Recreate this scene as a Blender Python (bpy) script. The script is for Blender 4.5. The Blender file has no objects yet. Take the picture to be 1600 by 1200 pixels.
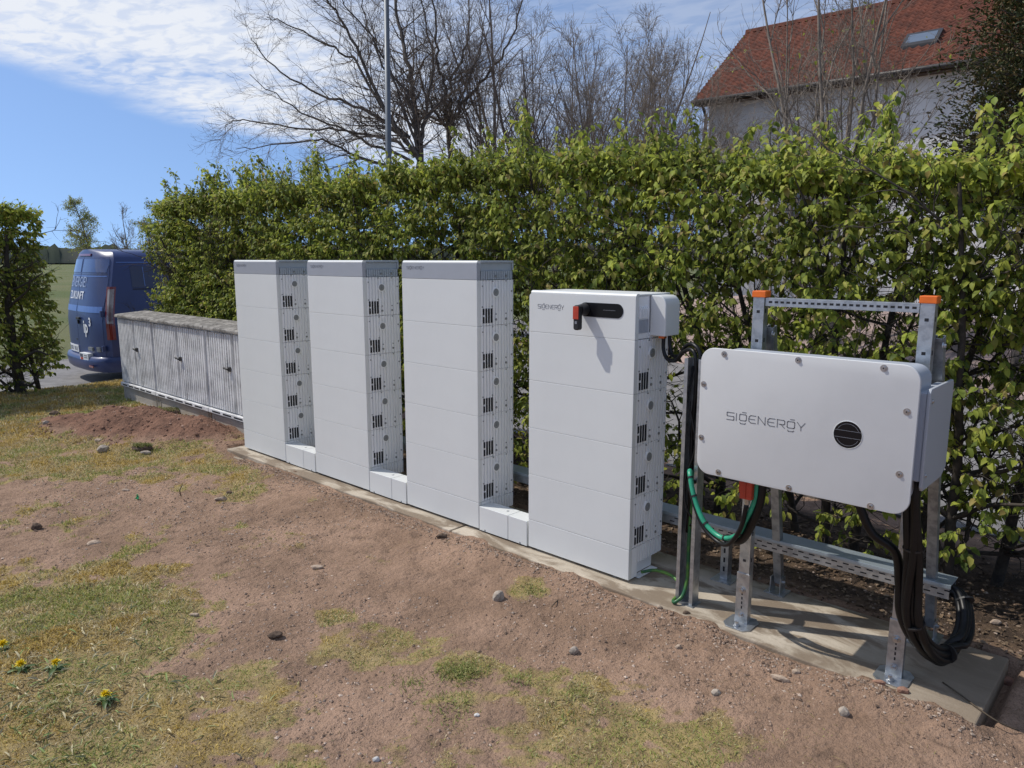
import bpy, bmesh, math, random
import numpy as np
from mathutils import Vector, Matrix
R_ = math.radians
random.seed(7); rng = np.random.default_rng(11)
scene = bpy.context.scene
col = scene.collection

# ------------------------------------------------------------------ camera
F_PX, YAW, PITCH = 1156.8, -0.750, -0.1674
CAM = Vector((6.055, -3.040, 1.653))
fwd = Vector((math.sin(YAW)*math.cos(PITCH), math.cos(YAW)*math.cos(PITCH), math.sin(PITCH)))
rgt = Vector((math.cos(YAW), -math.sin(YAW), 0.0)); upv = rgt.cross(fwd)
cd = bpy.data.cameras.new('camera'); cam = bpy.data.objects.new('camera', cd); col.objects.link(cam)
cd.sensor_width = 36; cd.lens = 36*F_PX/1600; cd.clip_start = 0.05; cd.clip_end = 3000
cam.matrix_world = Matrix(((rgt.x, upv.x, -fwd.x, CAM.x), (rgt.y, upv.y, -fwd.y, CAM.y), (rgt.z, upv.z, -fwd.z, CAM.z), (0, 0, 0, 1)))
scene.camera = cam

# ------------------------------------------------------------------ world, sun, exposure
SUN_AZ = math.atan2(-0.458, -0.889)      # direction in which the sun stands, from +x
SUN_EL = R_(52)
w = bpy.data.worlds.new('World'); scene.world = w; w.use_nodes = True
nt = w.node_tree; nt.nodes.clear()
def N(nt, typ, **kw):
    n = nt.nodes.new(typ)
    for k, v in kw.items():
        if k.startswith('i_'):
            key = k[2:]; key = int(key) if key.isdigit() else key.replace('_', ' ')
            n.inputs[key].default_value = v
        else: setattr(n, k, v)
    return n
def math_n(nt, op, a, b=None, c=None, clamp=False):
    n = nt.nodes.new('ShaderNodeMath'); n.operation = op; n.use_clamp = clamp
    for i, v in enumerate((a, b, c)):
        if v is None: continue
        if isinstance(v, (int, float)): n.inputs[i].default_value = v
        else: nt.links.new(v, n.inputs[i])
    return n.outputs[0]
def smooth(nt, v, lo, hi, a=0.0, b=1.0):
    n = nt.nodes.new('ShaderNodeMapRange'); n.interpolation_type = 'SMOOTHSTEP'
    nt.links.new(v, n.inputs[0]); n.inputs[1].default_value = lo; n.inputs[2].default_value = hi
    n.inputs[3].default_value = a; n.inputs[4].default_value = b
    return n.outputs[0]
sky = N(nt, 'ShaderNodeTexSky', sky_type='NISHITA', sun_disc=False, sun_elevation=SUN_EL,
        sun_rotation=math.pi/2 - SUN_AZ, air_density=1.0, dust_density=0.3, ozone_density=2.2)
tc = N(nt, 'ShaderNodeTexCoord')
va = N(nt, 'ShaderNodeVectorMath', operation='ADD'); va.inputs[1].default_value = (0, 0, 0.22); vn = N(nt, 'ShaderNodeVectorMath', operation='NORMALIZE')
nt.links.new(tc.outputs['Generated'], va.inputs[0]); nt.links.new(va.outputs[0], vn.inputs[0]); nt.links.new(vn.outputs[0], sky.inputs[0])
sep = N(nt, 'ShaderNodeSeparateXYZ'); nt.links.new(tc.outputs['Generated'], sep.inputs[0])
zc = math_n(nt, 'MAXIMUM', sep.outputs[2], 0.03)
px = math_n(nt, 'DIVIDE', sep.outputs[0], zc); py = math_n(nt, 'DIVIDE', sep.outputs[1], zc)
comb = N(nt, 'ShaderNodeCombineXYZ'); nt.links.new(px, comb.inputs[0]); nt.links.new(py, comb.inputs[1])
warp = N(nt, 'ShaderNodeTexNoise', i_Scale=0.55, i_Detail=3.0); nt.links.new(comb.outputs[0], warp.inputs[0])
s0 = math_n(nt, 'ADD', math_n(nt, 'MULTIPLY', px, 0.886), math_n(nt, 'MULTIPLY', py, 0.463))
s1 = math_n(nt, 'ADD', s0, math_n(nt, 'MULTIPLY', math_n(nt, 'SUBTRACT', warp.outputs[0], 0.5), 1.3))
band = math_n(nt, 'MULTIPLY', smooth(nt, s1, -3.95, -3.3), smooth(nt, s1, -2.3, -0.7, 1.0, 0.30))
big = N(nt, 'ShaderNodeTexNoise', i_Scale=0.9, i_Detail=6.0, i_Roughness=0.6); nt.links.new(comb.outputs[0], big.inputs[0])
mp = N(nt, 'ShaderNodeMapping'); mp.inputs['Rotation'].default_value = (0, 0, 0.9); mp.inputs['Scale'].default_value = (5.5, 10.0, 1)
nt.links.new(comb.outputs[0], mp.inputs[0])
fine = N(nt, 'ShaderNodeTexNoise', i_Scale=1.0, i_Detail=5.0, i_Roughness=0.55, i_Distortion=0.4); nt.links.new(mp.outputs[0], fine.inputs[0])
tex = math_n(nt, 'ADD', math_n(nt, 'MULTIPLY', smooth(nt, big.outputs[0], 0.26, 0.56), 0.70), math_n(nt, 'MULTIPLY', smooth(nt, fine.outputs[0], 0.35, 0.62), 0.38))
mask = math_n(nt, 'MULTIPLY', math_n(nt, 'MULTIPLY', band, tex), smooth(nt, sep.outputs[2], 0.05, 0.17), clamp=True)
tintn = N(nt, 'ShaderNodeMix', data_type='RGBA', blend_type='MULTIPLY'); tintn.inputs[0].default_value = 1.0
nt.links.new(sky.outputs[0], tintn.inputs[6]); tintn.inputs[7].default_value = (0.88, 0.93, 1.01, 1)
mixc = N(nt, 'ShaderNodeMix', data_type='RGBA'); nt.links.new(mask, mixc.inputs[0]); nt.links.new(tintn.outputs[2], mixc.inputs[6])
mixc.inputs[7].default_value = (5.5, 5.75, 6.25, 1)
bg = N(nt, 'ShaderNodeBackground'); bg.inputs[1].default_value = 0.15
nt.links.new(mixc.outputs[2], bg.inputs[0])
wo = N(nt, 'ShaderNodeOutputWorld'); nt.links.new(bg.outputs[0], wo.inputs[0])
sl = bpy.data.lights.new('sun', 'SUN'); sl.energy = 3.6; sl.angle = R_(0.53); sl.color = (1.0, 0.95, 0.87)
so = bpy.data.objects.new('sun', sl); col.objects.link(so)
sdir = Vector((math.cos(SUN_AZ)*math.cos(SUN_EL), math.sin(SUN_AZ)*math.cos(SUN_EL), math.sin(SUN_EL)))
so.rotation_euler = sdir.to_track_quat('Z', 'Y').to_euler(); so.location = (-20, -15, 30)
vs = scene.view_settings
vs.view_transform = 'Standard'; vs.look = 'None'; vs.exposure = 0.0; vs.gamma = 1.0; vs.use_curve_mapping = False
scene.cycles.use_denoising = True; scene.cycles.max_bounces = 6; scene.cycles.transparent_max_bounces = 6

# ------------------------------------------------------------------ survey helpers: where a sight line meets the ground or a plane
def ray(x, y): return rgt*((x-800)/F_PX) - upv*((y-600)/F_PX) + fwd
def atz(x, y, z): d = ray(x, y); return CAM + d*((z-CAM.z)/d.z)
def aty(x, y, Y): d = ray(x, y); return CAM + d*((Y-CAM.y)/d.y)

# value noise ------------------------------------------------------
_tab = rng.random(65536)
def vnoise(x, y, z=0.0):
    x = np.asarray(x, float); y = np.asarray(y, float); z = np.asarray(z, float) + np.zeros_like(x)
    xi = np.floor(x).astype(np.int64); yi = np.floor(y).astype(np.int64); zi = np.floor(z).astype(np.int64)
    fx = x-xi; fy = y-yi; fz = z-zi
    fx = fx*fx*(3-2*fx); fy = fy*fy*(3-2*fy); fz = fz*fz*(3-2*fz)
    def h(a, b, c): return _tab[(a*73856093 ^ b*19349663 ^ c*83492791) & 65535]
    r = 0
    for dx in (0, 1):
        for dy in (0, 1):
            for dz in (0, 1):
                r = r + h(xi+dx, yi+dy, zi+dz)*(fx if dx else 1-fx)*(fy if dy else 1-fy)*(fz if dz else 1-fz)
    return r
def fbm(x, y, z=0.0, o=4):
    r = 0; a = 0.5; s = 0
    for i in range(o):
        r = r + a*vnoise(np.asarray(x)*2**i+i*17.3, np.asarray(y)*2**i+i*5.1, np.asarray(z)*2**i); s += a; a *= 0.5
    return r/s
def sst(v, lo, hi):
    t = np.clip((np.asarray(v, float)-lo)/(hi-lo), 0, 1); return t*t*(3-2*t)

# ------------------------------------------------------------------ materials
def mat(name, c, rough=0.6, metal=0.0, var=0.0, scale=8.0, c2=None, bump=0.0, bscale=60.0, coat=0.0, spec=0.5, lo=0.4, hi=0.65, detail=5.0, stretch=None):
    m = bpy.data.materials.new(name); m.use_nodes = True; nt = m.node_tree
    b = nt.nodes['Principled BSDF']; b.inputs['Roughness'].default_value = rough; b.inputs['Metallic'].default_value = metal
    b.inputs['Coat Weight'].default_value = coat; b.inputs['Specular IOR Level'].default_value = spec
    b.inputs['Base Color'].default_value = (*c, 1)
    tc = N(nt, 'ShaderNodeTexCoord'); src = tc.outputs['Object']
    if stretch:
        mp = N(nt, 'ShaderNodeMapping'); mp.inputs['Scale'].default_value = stretch; nt.links.new(src, mp.inputs[0]); src = mp.outputs[0]
    if c2 is not None or var:
        if c2 is None: c2 = tuple(x*(1-var) for x in c)
        n = N(nt, 'ShaderNodeTexNoise', i_Scale=scale, i_Detail=detail, i_Roughness=0.6); nt.links.new(src, n.inputs[0])
        mr = smooth(nt, n.outputs[0], lo, hi)
        mx = N(nt, 'ShaderNodeMix', data_type='RGBA'); nt.links.new(mr, mx.inputs[0])
        mx.inputs[6].default_value = (*c, 1); mx.inputs[7].default_value = (*c2, 1); nt.links.new(mx.outputs[2], b.inputs['Base Color'])
    if bump:
        n = N(nt, 'ShaderNodeTexNoise', i_Scale=bscale, i_Detail=6.0, i_Roughness=0.65); nt.links.new(src, n.inputs[0])
        bp = N(nt, 'ShaderNodeBump'); bp.inputs['Strength'].default_value = bump; bp.inputs['Distance'].default_value = 0.01
        nt.links.new(n.outputs[0], bp.inputs['Height']); nt.links.new(bp.outputs[0], b.inputs['Normal'])
    return m
def attr_mat(name, rough, trans=0.0, attr='tint', spec=0.3, bump=0.0):
    m = bpy.data.materials.new(name); m.use_nodes = True; nt = m.node_tree
    b = nt.nodes['Principled BSDF']; b.inputs['Roughness'].default_value = rough; b.inputs['Specular IOR Level'].default_value = spec
    a = N(nt, 'ShaderNodeAttribute', attribute_name=attr); nt.links.new(a.outputs['Color'], b.inputs['Base Color'])
    if trans:
        t = N(nt, 'ShaderNodeBsdfTranslucent'); nt.links.new(a.outputs['Color'], t.inputs[0])
        mx = N(nt, 'ShaderNodeMixShader'); mx.inputs[0].default_value = trans
        nt.links.new(b.outputs[0], mx.inputs[1]); nt.links.new(t.outputs[0], mx.inputs[2])
        nt.links.new(mx.outputs[0], nt.nodes['Material Output'].inputs[0])
    return m
M = {}
M['white'] = mat('white_powder_coat', (0.70, 0.715, 0.705), 0.42, var=0.035, scale=2.5, bump=0.015, bscale=420)
M['white_side'] = mat('white_side_sheet', (0.84, 0.85, 0.86), 0.42, var=0.04, scale=4)  # paler than the front coat, so the colour lifts the shaded sides
M['grey_lid'] = mat('grey_powder_coat', (0.36, 0.38, 0.42), 0.38, var=0.05, scale=4)
M['grey_lid_side'] = mat('grey_lid_side_paint', (0.40, 0.45, 0.50), 0.4, var=0.08, scale=6)
M['inv'] = mat('light_grey_powder_coat', (0.63, 0.635, 0.63), 0.45, var=0.05, scale=3, bump=0.02, bscale=500)
M['inv_shade'] = mat('shaded_cover_grey', (0.43, 0.45, 0.48), 0.45, var=0.05, scale=3)  # inverter grey darkened: the side cover's shade is put into the colour
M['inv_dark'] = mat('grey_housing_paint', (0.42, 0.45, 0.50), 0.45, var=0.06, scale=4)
M['black'] = mat('black_gloss_plastic', (0.010, 0.010, 0.012), 0.22, var=0.2, scale=3, spec=0.25)
M['blackm'] = mat('black_matt_plastic', (0.016, 0.016, 0.017), 0.5, var=0.3, scale=12)
M['slot'] = mat('dark_vent_mesh', (0.012, 0.013, 0.018), 0.8, var=0.3, scale=90)
M['cable'] = mat('black_cable_sheath', (0.006, 0.006, 0.0065), 0.42, spec=0.35, var=0.4, scale=25)
M['red'] = mat('red_plastic', (0.48, 0.05, 0.02), 0.4, var=0.15, scale=20)
M['orange'] = mat('orange_plastic', (0.80, 0.16, 0.015), 0.45, var=0.12, scale=20)
M['green_c'] = mat('green_cable_sheath', (0.03, 0.33, 0.19), 0.35, var=0.3, scale=14)
M['gdark'] = mat('dark_green_cable_sheath', (0.015, 0.10, 0.035), 0.4, var=0.35, scale=14, c2=(0.10, 0.22, 0.03))
M['galv'] = mat('galvanised_steel', (0.52, 0.545, 0.565), 0.36, metal=0.85, c2=(0.36, 0.385, 0.41), scale=26, bump=0.05, bscale=40)
M['galv_d'] = mat('dull_galvanised_steel', (0.40, 0.415, 0.43), 0.45, metal=0.75, c2=(0.24, 0.25, 0.26), scale=22)
M['tray_lid'] = mat('bluish_galvanised_lid', (0.43, 0.49, 0.53), 0.42, metal=0.6, c2=(0.36, 0.42, 0.46), scale=8)
M['bolt'] = mat('zinc_bolt', (0.55, 0.56, 0.57), 0.28, metal=0.95, var=0.2, scale=60)
M['plug'] = mat('grey_plug_plastic', (0.24, 0.25, 0.25), 0.5, var=0.2, scale=50)
M['logo'] = mat('dark_grey_print', (0.18, 0.185, 0.20), 0.5, var=0.1, scale=30)
M['logo_f'] = mat('mid_grey_print', (0.22, 0.23, 0.26), 0.5, var=0.1, scale=30)
M['bark'] = mat('grey_brown_bark', (0.12, 0.10, 0.085), 0.9, c2=(0.06, 0.05, 0.043), scale=14, bump=0.5, bscale=30)
M['bark_far'] = mat('brown_grey_bark', (0.20, 0.16, 0.13), 0.9, c2=(0.12, 0.095, 0.08), scale=6)
M['bark_lite'] = mat('pale_grey_bark', (0.26, 0.215, 0.175), 0.9, c2=(0.15, 0.125, 0.10), scale=5)
M['stem'] = mat('dark_hedge_bark', (0.062, 0.05, 0.04), 0.9, c2=(0.03, 0.026, 0.022), scale=20, bump=0.3, bscale=50)
M['leaf'] = attr_mat('hedge_leaf', 0.55, 0.44, spec=0.22)
M['needle'] = attr_mat('conifer_needles', 0.6, 0.12)
M['blade'] = attr_mat('grass_blade', 0.6, 0.3)
M['clod'] = attr_mat('soil_crumbs', 0.95)
M['stone'] = mat('pale_brown_stone', (0.46, 0.36, 0.275), 0.9, c2=(0.28, 0.215, 0.165), scale=25, spec=0.1, bump=0.5, bscale=60)
M['stone_g'] = mat('grey_stone', (0.42, 0.36, 0.30), 0.9, c2=(0.26, 0.22, 0.18), scale=25, spec=0.1, bump=0.5, bscale=60)
M['stone_d'] = mat('dark_soil_lump', (0.15, 0.108, 0.08), 0.95, c2=(0.075, 0.055, 0.042), scale=30, spec=0.1, bump=0.6, bscale=60)
M['stone_r'] = mat('reddish_stone', (0.33, 0.19, 0.135), 0.9, c2=(0.19, 0.11, 0.085), scale=25, spec=0.1, bump=0.5, bscale=60)
M['stone_w'] = mat('whitish_stone', (0.62, 0.60, 0.57), 0.85, c2=(0.40, 0.38, 0.36), scale=25, spec=0.1, bump=0.4, bscale=60)
M['twig'] = mat('dry_twig', (0.10, 0.075, 0.05), 0.9, var=0.4, scale=30)
M['asphalt'] = mat('worn_asphalt', (0.22, 0.21, 0.205), 0.92, c2=(0.16, 0.153, 0.15), scale=3.5, bump=0.4, bscale=120)
M['van'] = mat('blue_vinyl_wrap', (0.022, 0.042, 0.145), 0.38, var=0.15, scale=2, coat=0.15)
M['van_d'] = mat('dark_blue_vinyl_wrap', (0.014, 0.024, 0.075), 0.32, var=0.1, scale=2, coat=0.5)
M['van_glass'] = mat('blue_tinted_glass', (0.04, 0.075, 0.21), 0.10, var=0.2, scale=3, coat=0.4)
M['van_l'] = mat('pale_blue_vinyl_print', (0.10, 0.19, 0.47), 0.35, var=0.1, scale=3)
M['wprint'] = mat('white_vinyl_print', (0.78, 0.79, 0.80), 0.45, var=0.04, scale=9)
M['gprint'] = mat('light_blue_grey_print', (0.33, 0.40, 0.56), 0.45, var=0.05, scale=9)
M['tail'] = mat('red_lamp_lens', (0.17, 0.008, 0.010), 0.15, var=0.2, scale=9, coat=0.6)
M['tailc'] = mat('clear_lamp_lens', (0.30, 0.27, 0.27), 0.15, c2=(0.10, 0.05, 0.05), scale=4, coat=0.6)
M['rubber'] = mat('tyre_rubber', (0.018, 0.018, 0.018), 0.85, var=0.3, scale=20)
M['rim'] = mat('alloy_rim', (0.30, 0.30, 0.31), 0.35, metal=0.8, var=0.2, scale=9)
M['plaster'] = mat('white_render', (0.72, 0.72, 0.71), 0.9, c2=(0.60, 0.60, 0.59), scale=0.8, bump=0.1, bscale=40)
M['tile'] = mat('red_clay_tile', (0.165, 0.058, 0.037), 0.85, spec=0.2, c2=(0.090, 0.036, 0.026), scale=3.2, detail=8.0, lo=0.35, hi=0.68)
M['gutter'] = mat('brown_gutter_metal', (0.055, 0.05, 0.048), 0.45, metal=0.4, var=0.2, scale=6)
M['wood'] = mat('dark_stained_wood', (0.07, 0.045, 0.03), 0.7, var=0.3, scale=9)
M['glass'] = mat('roof_window_glass', (0.12, 0.15, 0.19), 0.06, var=0.1, scale=2, coat=0.6)
M['pole'] = mat('grey_painted_pole', (0.12, 0.14, 0.165), 0.5, metal=0.3, var=0.15, scale=3)
M['yellow'] = mat('dandelion_yellow', (0.86, 0.70, 0.02), 0.6, c2=(0.86, 0.60, 0.01), scale=120)
M['dleaf'] = mat('dandelion_leaf', (0.07, 0.13, 0.025), 0.55, var=0.35, scale=40)
M['field'] = mat('meadow_grass', (0.085, 0.135, 0.035), 0.95, c2=(0.14, 0.155, 0.06), scale=0.05)
M['plastic_g'] = mat('green_plastic_scrap', (0.01, 0.30, 0.10), 0.4, var=0.2, scale=60)
M['linemark'] = mat('white_road_paint', (0.62, 0.62, 0.60), 0.8, var=0.2, scale=5)

# concrete: pale with wear stains and a wet, brownish far end
def concrete(name, c, c2, c3, stain_lo, stain_hi, wet=None):
    m = mat(name, c, 0.88, c2=c2, scale=2.2, bump=0.35, bscale=55, detail=8.0); nt = m.node_tree; b = nt.nodes['Principled BSDF']
    prev = b.inputs['Base Color'].links[0].from_socket
    tc = N(nt, 'ShaderNodeTexCoord'); mp = N(nt, 'ShaderNodeMapping'); mp.inputs['Scale'].default_value = (2.0, 5.0, 2.0)
    nt.links.new(tc.outputs['Object'], mp.inputs[0])
    n = N(nt, 'ShaderNodeTexNoise', i_Scale=1.3, i_Detail=7.0, i_Roughness=0.62, i_Distortion=0.7); nt.links.new(mp.outputs[0], n.inputs[0])
    f = smooth(nt, n.outputs[0], stain_lo, stain_hi)
    if wet:
        sp = N(nt, 'ShaderNodeSeparateXYZ'); nt.links.new(tc.outputs['Object'], sp.inputs[0])
        g = math_n(nt, 'ADD', sp.outputs[0], math_n(nt, 'MULTIPLY', math_n(nt, 'SUBTRACT', n.outputs[0], 0.5), 0.9))
        f = math_n(nt, 'MAXIMUM', f, smooth(nt, g, wet[0], wet[1], 0.0, 0.9))
    mx = N(nt, 'ShaderNodeMix', data_type='RGBA'); nt.links.new(f, mx.inputs[0]); nt.links.new(prev, mx.inputs[6])
    mx.inputs[7].default_value = (*c3, 1); nt.links.new(mx.outputs[2], b.inputs['Base Color'])
    return m
M['slab'] = concrete('cast_concrete', (0.50, 0.435, 0.345), (0.37, 0.315, 0.24), (0.22, 0.17, 0.12), 0.43, 0.58, wet=(4.95, 5.6))
M['plinth'] = concrete('stained_plinth_concrete', (0.40, 0.37, 0.33), (0.28, 0.25, 0.21), (0.22, 0.155, 0.10), 0.52, 0.75)
# lichen streaked ribbed concrete of the cabinets
def weathered(name, c, c2, lo, hi, strz=0.8):
    m = mat(name, c, 0.9, c2=tuple(x*0.72 for x in c), scale=6, bump=0.4, bscale=70); nt = m.node_tree; b = nt.nodes['Principled BSDF']
    prev = b.inputs['Base Color'].links[0].from_socket
    tc = N(nt, 'ShaderNodeTexCoord'); mp = N(nt, 'ShaderNodeMapping'); mp.inputs['Scale'].default_value = (9, 9, strz); nt.links.new(tc.outputs['Object'], mp.inputs[0])
    n = N(nt, 'ShaderNodeTexNoise', i_Scale=1.4, i_Detail=8.0, i_Roughness=0.68); nt.links.new(mp.outputs[0], n.inputs[0])
    n2 = N(nt, 'ShaderNodeTexNoise', i_Scale=45.0, i_Detail=4.0); nt.links.new(tc.outputs['Object'], n2.inputs[0])
    s = math_n(nt, 'ADD', math_n(nt, 'MULTIPLY', n.outputs[0], 0.72), math_n(nt, 'MULTIPLY', n2.outputs[0], 0.28))
    mx = N(nt, 'ShaderNodeMix', data_type='RGBA'); nt.links.new(smooth(nt, s, lo, hi), mx.inputs[0]); nt.links.new(prev, mx.inputs[6])
    mx.inputs[7].default_value = (*c2, 1); nt.links.new(mx.outputs[2], b.inputs['Base Color'])
    return m
M['hgrey'] = mat('dark_grey_handle_metal', (0.06, 0.06, 0.062), 0.5, metal=0.3, var=0.3, scale=20)
M['cab'] = weathered('weathered_ribbed_concrete', (0.74, 0.74, 0.735), (0.22, 0.22, 0.225), 0.50, 0.74)
M['cabtop'] = weathered('lichen_covered_concrete', (0.34, 0.32, 0.29), (0.11, 0.10, 0.09), 0.42, 0.58, 9)

# ------------------------------------------------------------------ object helpers
def tag(o, label=None, cat=None, group=None, kind=None):
    if label: o['label'] = label
    if cat: o['category'] = cat
    if group: o['group'] = group
    if kind: o['kind'] = kind
    return o
def thing(name, label, cat, loc=(0, 0, 0), rz=0.0, group=None, local=False):
    o = bpy.data.objects.new(name, None); col.objects.link(o); o.empty_display_size = 0.1
    o.location = loc; o.rotation_euler = (0, 0, rz); o['off'] = (0.0, 0.0, 0.0) if local else tuple(float(v) for v in loc)
    return tag(o, label, cat, group)
class MB:
    def __init__(s): s.v = []; s.f = []
    def add(s, vs, fs):
        b = len(s.v); s.v += [tuple(v) for v in vs]; s.f += [tuple(i+b for i in f) for f in fs]; return s
    def box(s, x0, x1, y0, y1, z0, z1):
        return s.add([(x0, y0, z0), (x1, y0, z0), (x1, y1, z0), (x0, y1, z0), (x0, y0, z1), (x1, y0, z1), (x1, y1, z1), (x0, y1, z1)],
                     [(0, 3, 2, 1), (4, 5, 6, 7), (0, 1, 5, 4), (1, 2, 6, 5), (2, 3, 7, 6), (3, 0, 4, 7)])
    def prism(s, poly, axis, a, b):
        n = len(poly); P = []
        for t in (a, b):
            for (u, v) in poly:
                P.append({'x': (t, u, v), 'y': (u, t, v), 'z': (u, v, t)}[axis])
        return s.add(P, [tuple(range(n-1, -1, -1)), tuple(range(n, 2*n))]+[(i, (i+1) % n, n+(i+1) % n, n+i) for i in range(n)])
    def cyl(s, p0, p1, r0, r1=None, n=12):
        return s.tube([p0, p1], [r0, r0 if r1 is None else r1], n)
    def tube(s, pts, rad, n=8, cap=True):
        pts = [Vector(p) for p in pts]; m = len(pts)
        if isinstance(rad, (int, float)): rad = [rad]*m
        V = []; u = None
        for i in range(m):
            t = (pts[min(i+1, m-1)]-pts[max(i-1, 0)]).normalized()
            if u is None: u = t.orthogonal().normalized()
            else:
                u = (u-t*u.dot(t)); u = u.normalized() if u.length > 1e-6 else t.orthogonal().normalized()
            v = t.cross(u)
            for k in range(n):
                a = 2*math.pi*k/n; V.append(pts[i]+(u*math.cos(a)+v*math.sin(a))*rad[i])
        Fc = [(i*n+k, i*n+(k+1) % n, (i+1)*n+(k+1) % n, (i+1)*n+k) for i in range(m-1) for k in range(n)]
        if cap: Fc += [tuple(range(n-1, -1, -1)), tuple(range((m-1)*n, m*n))]
        return s.add(V, Fc)
    def mesh(s, name, off=(0, 0, 0), bevel=0.0, smooth=False, seg=2):
        me = bpy.data.meshes.new(name)
        me.from_pydata([(v[0]-off[0], v[1]-off[1], v[2]-off[2]) for v in s.v], [], s.f)
        if bevel or not smooth:
            bm = bmesh.new(); bm.from_mesh(me); bmesh.ops.recalc_face_normals(bm, faces=bm.faces)
            if bevel:
                ed = [e for e in bm.edges if len(e.link_faces) == 2 and e.calc_face_angle(0) > 0.5]
                bmesh.ops.bevel(bm, geom=ed, offset=bevel, segments=seg, profile=0.5, affect='EDGES', clamp_overlap=True)
            bm.to_mesh(me); bm.free()
        if smooth or bevel:
            me.polygons.foreach_set('use_smooth', [True]*len(me.polygons))
            if not smooth or bevel:
                me.set_sharp_from_angle(angle=R_(18 if bevel else 35))
        me.update(); return me
    def build(s, name, m, parent=None, bevel=0.0, smooth=False, label=None, seg=2):
        off = root_off(parent); me = s.mesh(name, off, bevel, smooth, seg); me.materials.append(M[m] if isinstance(m, str) else m)
        o = bpy.data.objects.new(name, me); col.objects.link(o); o.parent = parent
        if label: o['label'] = label
        return o
def root_off(p):
    while p is not None and p.parent is not None: p = p.parent
    return tuple(p['off']) if (p is not None and 'off' in p) else (0, 0, 0)
def dup(o, parent, name=None, loc=None, label=None):
    c = o.copy(); col.objects.link(c); c.parent = parent
    if name: c.name = name
    if loc is not None: c.location = loc
    if label: c['label'] = label
    for ch in list(o.children): dup(ch, c)
    return c
def np_mesh(name, V, Fq, m, parent=None, attr=None, smooth=True, kind=None):
    """V (n,3), Fq (k,3|4) -> object; attr: per-vertex colours"""
    me = bpy.data.meshes.new(name); V = np.asarray(V, np.float32) - np.asarray(root_off(parent), np.float32)
    Fq = np.asarray(Fq, np.int32); k = Fq.shape[1]
    me.vertices.add(len(V)); me.vertices.foreach_set('co', V.ravel())
    me.loops.add(Fq.size); me.loops.foreach_set('vertex_index', Fq.ravel())
    me.polygons.add(len(Fq)); me.polygons.foreach_set('loop_start', np.arange(len(Fq), dtype=np.int32)*k)
    me.polygons.foreach_set('loop_total', np.full(len(Fq), k, np.int32))
    me.polygons.foreach_set('use_smooth', np.full(len(Fq), smooth))
    if attr is not None:
        a = me.attributes.new('tint', 'FLOAT_COLOR', 'POINT')
        c = np.ones((len(V), 4), np.float32); c[:, :3] = attr; a.data.foreach_set('color', c.ravel())
    me.update(calc_edges=True); me.validate()
    me.materials.append(M[m] if isinstance(m, str) else m)
    o = bpy.data.objects.new(name, me); col.objects.link(o); o.parent = parent
    if kind: o['kind'] = kind
    return o

# ------------------------------------------------------------------ ground
GRASS = []     # (centre x, centre y, rx, ry, strength) ellipses of surviving turf
def patch(px_, py_, rx, ry, s): 
    c = atz(px_, py_, -0.05); GRASS.append((c.x, c.y, rx, ry, s))
for a in [(40, 700, 2.0, 1.1, 1.0), (160, 720, 1.1, 0.6, 1.0), (300, 735, 0.75, 0.32, .9), (420, 745, 0.6, 0.22, .8), (370, 770, 0.35, 0.2, .7),
          (20, 640, 2.5, 1.2, 1.0), (230, 610, 0.7, 0.25, 1.0), (60, 612, 1.6, 0.5, 1.0), (40, 960, 0.75, 0.5, 1.0), (80, 1080, 0.6, 0.45, 1.2), (250, 1100, 0.5, 0.3, 1.0),
          (120, 1170, 0.6, 0.35, 1.2), (330, 1150, 0.4, 0.22, .9), (40, 900, .35, .2, .5), (180, 960, .35, .2, .6), (520, 965, .16, .09, .75), (570, 1000, .25, .10, .7), (620, 1020, .22, .10, .65), (725, 1045, .13, .07, 1.1),
          (720, 1090, .22, .12, .75), (810, 1060, .16, .09, .6), (900, 1080, .17, .1, .8), (870, 1120, .25, .14, .7), (1010, 1110, .22, .1, .45), (1000, 1180, .45, .16, .75),
          (820, 1150, .22, .12, .65), (690, 1180, .3, .1, .45), (830, 925, .09, .06, .6), (600, 870, .2, .1, .35), (450, 850, .3, .14, .4), (480, 1170, .35, .14, .5), (330, 1000, .12, .07, .3),
          (400, 1200, .5, .12, .8), (560, 830, .3, .15, .25), (135, 800, .3, .2, .3), (130, 840, .25, .12, .3), (1240, 1180, .25, .1, .3), (480, 790, .2, .1, .5)]: patch(*a)
def grass_mask(x, y):
    x = np.asarray(x, float); y = np.asarray(y, float); g = np.zeros_like(x)
    n = fbm(x*2.3, y*2.3, 3.0, 4); n2 = fbm(x*9, y*9, 8.0, 3)
    for cx, cy, rx, ry, s in GRASS:
        ca, sa = 0.733, -0.68           # patches measured along the viewing axis of the survey
        dx = x-cx; dy = y-cy; u = dx*ca-dy*sa; v = dx*sa+dy*ca
        d = np.sqrt((u/rx)**2+(v/(ry*1.7))**2)
        g = np.maximum(g, s*(1-sst(d+(n-.5)*1.9+(n2-.5)*1.2, 0.25, 1.35)))
    # the far lawn behind the heap and beyond
    g = np.maximum(g, sst(-x-2.6+(n-.5)*1.2, 0.0, 1.0)*(y < 2.5))
    g = g*(1-sst(mound(x, y)[1], 0.15, 0.45))
    g = g*(1-sst(y+(n-.5)*.3, -0.33, -0.12)*(x > -0.3)*(y < 3))
    g = g*(.35+.9*sst(fbm(x*17, y*17, 3.0, 3)+.5*(g-.5), .33, .62))
    return np.clip(g, 0, 1)
MC = np.array((-1.55, -0.33)); MA = math.atan2(0.95, 2.6)
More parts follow.
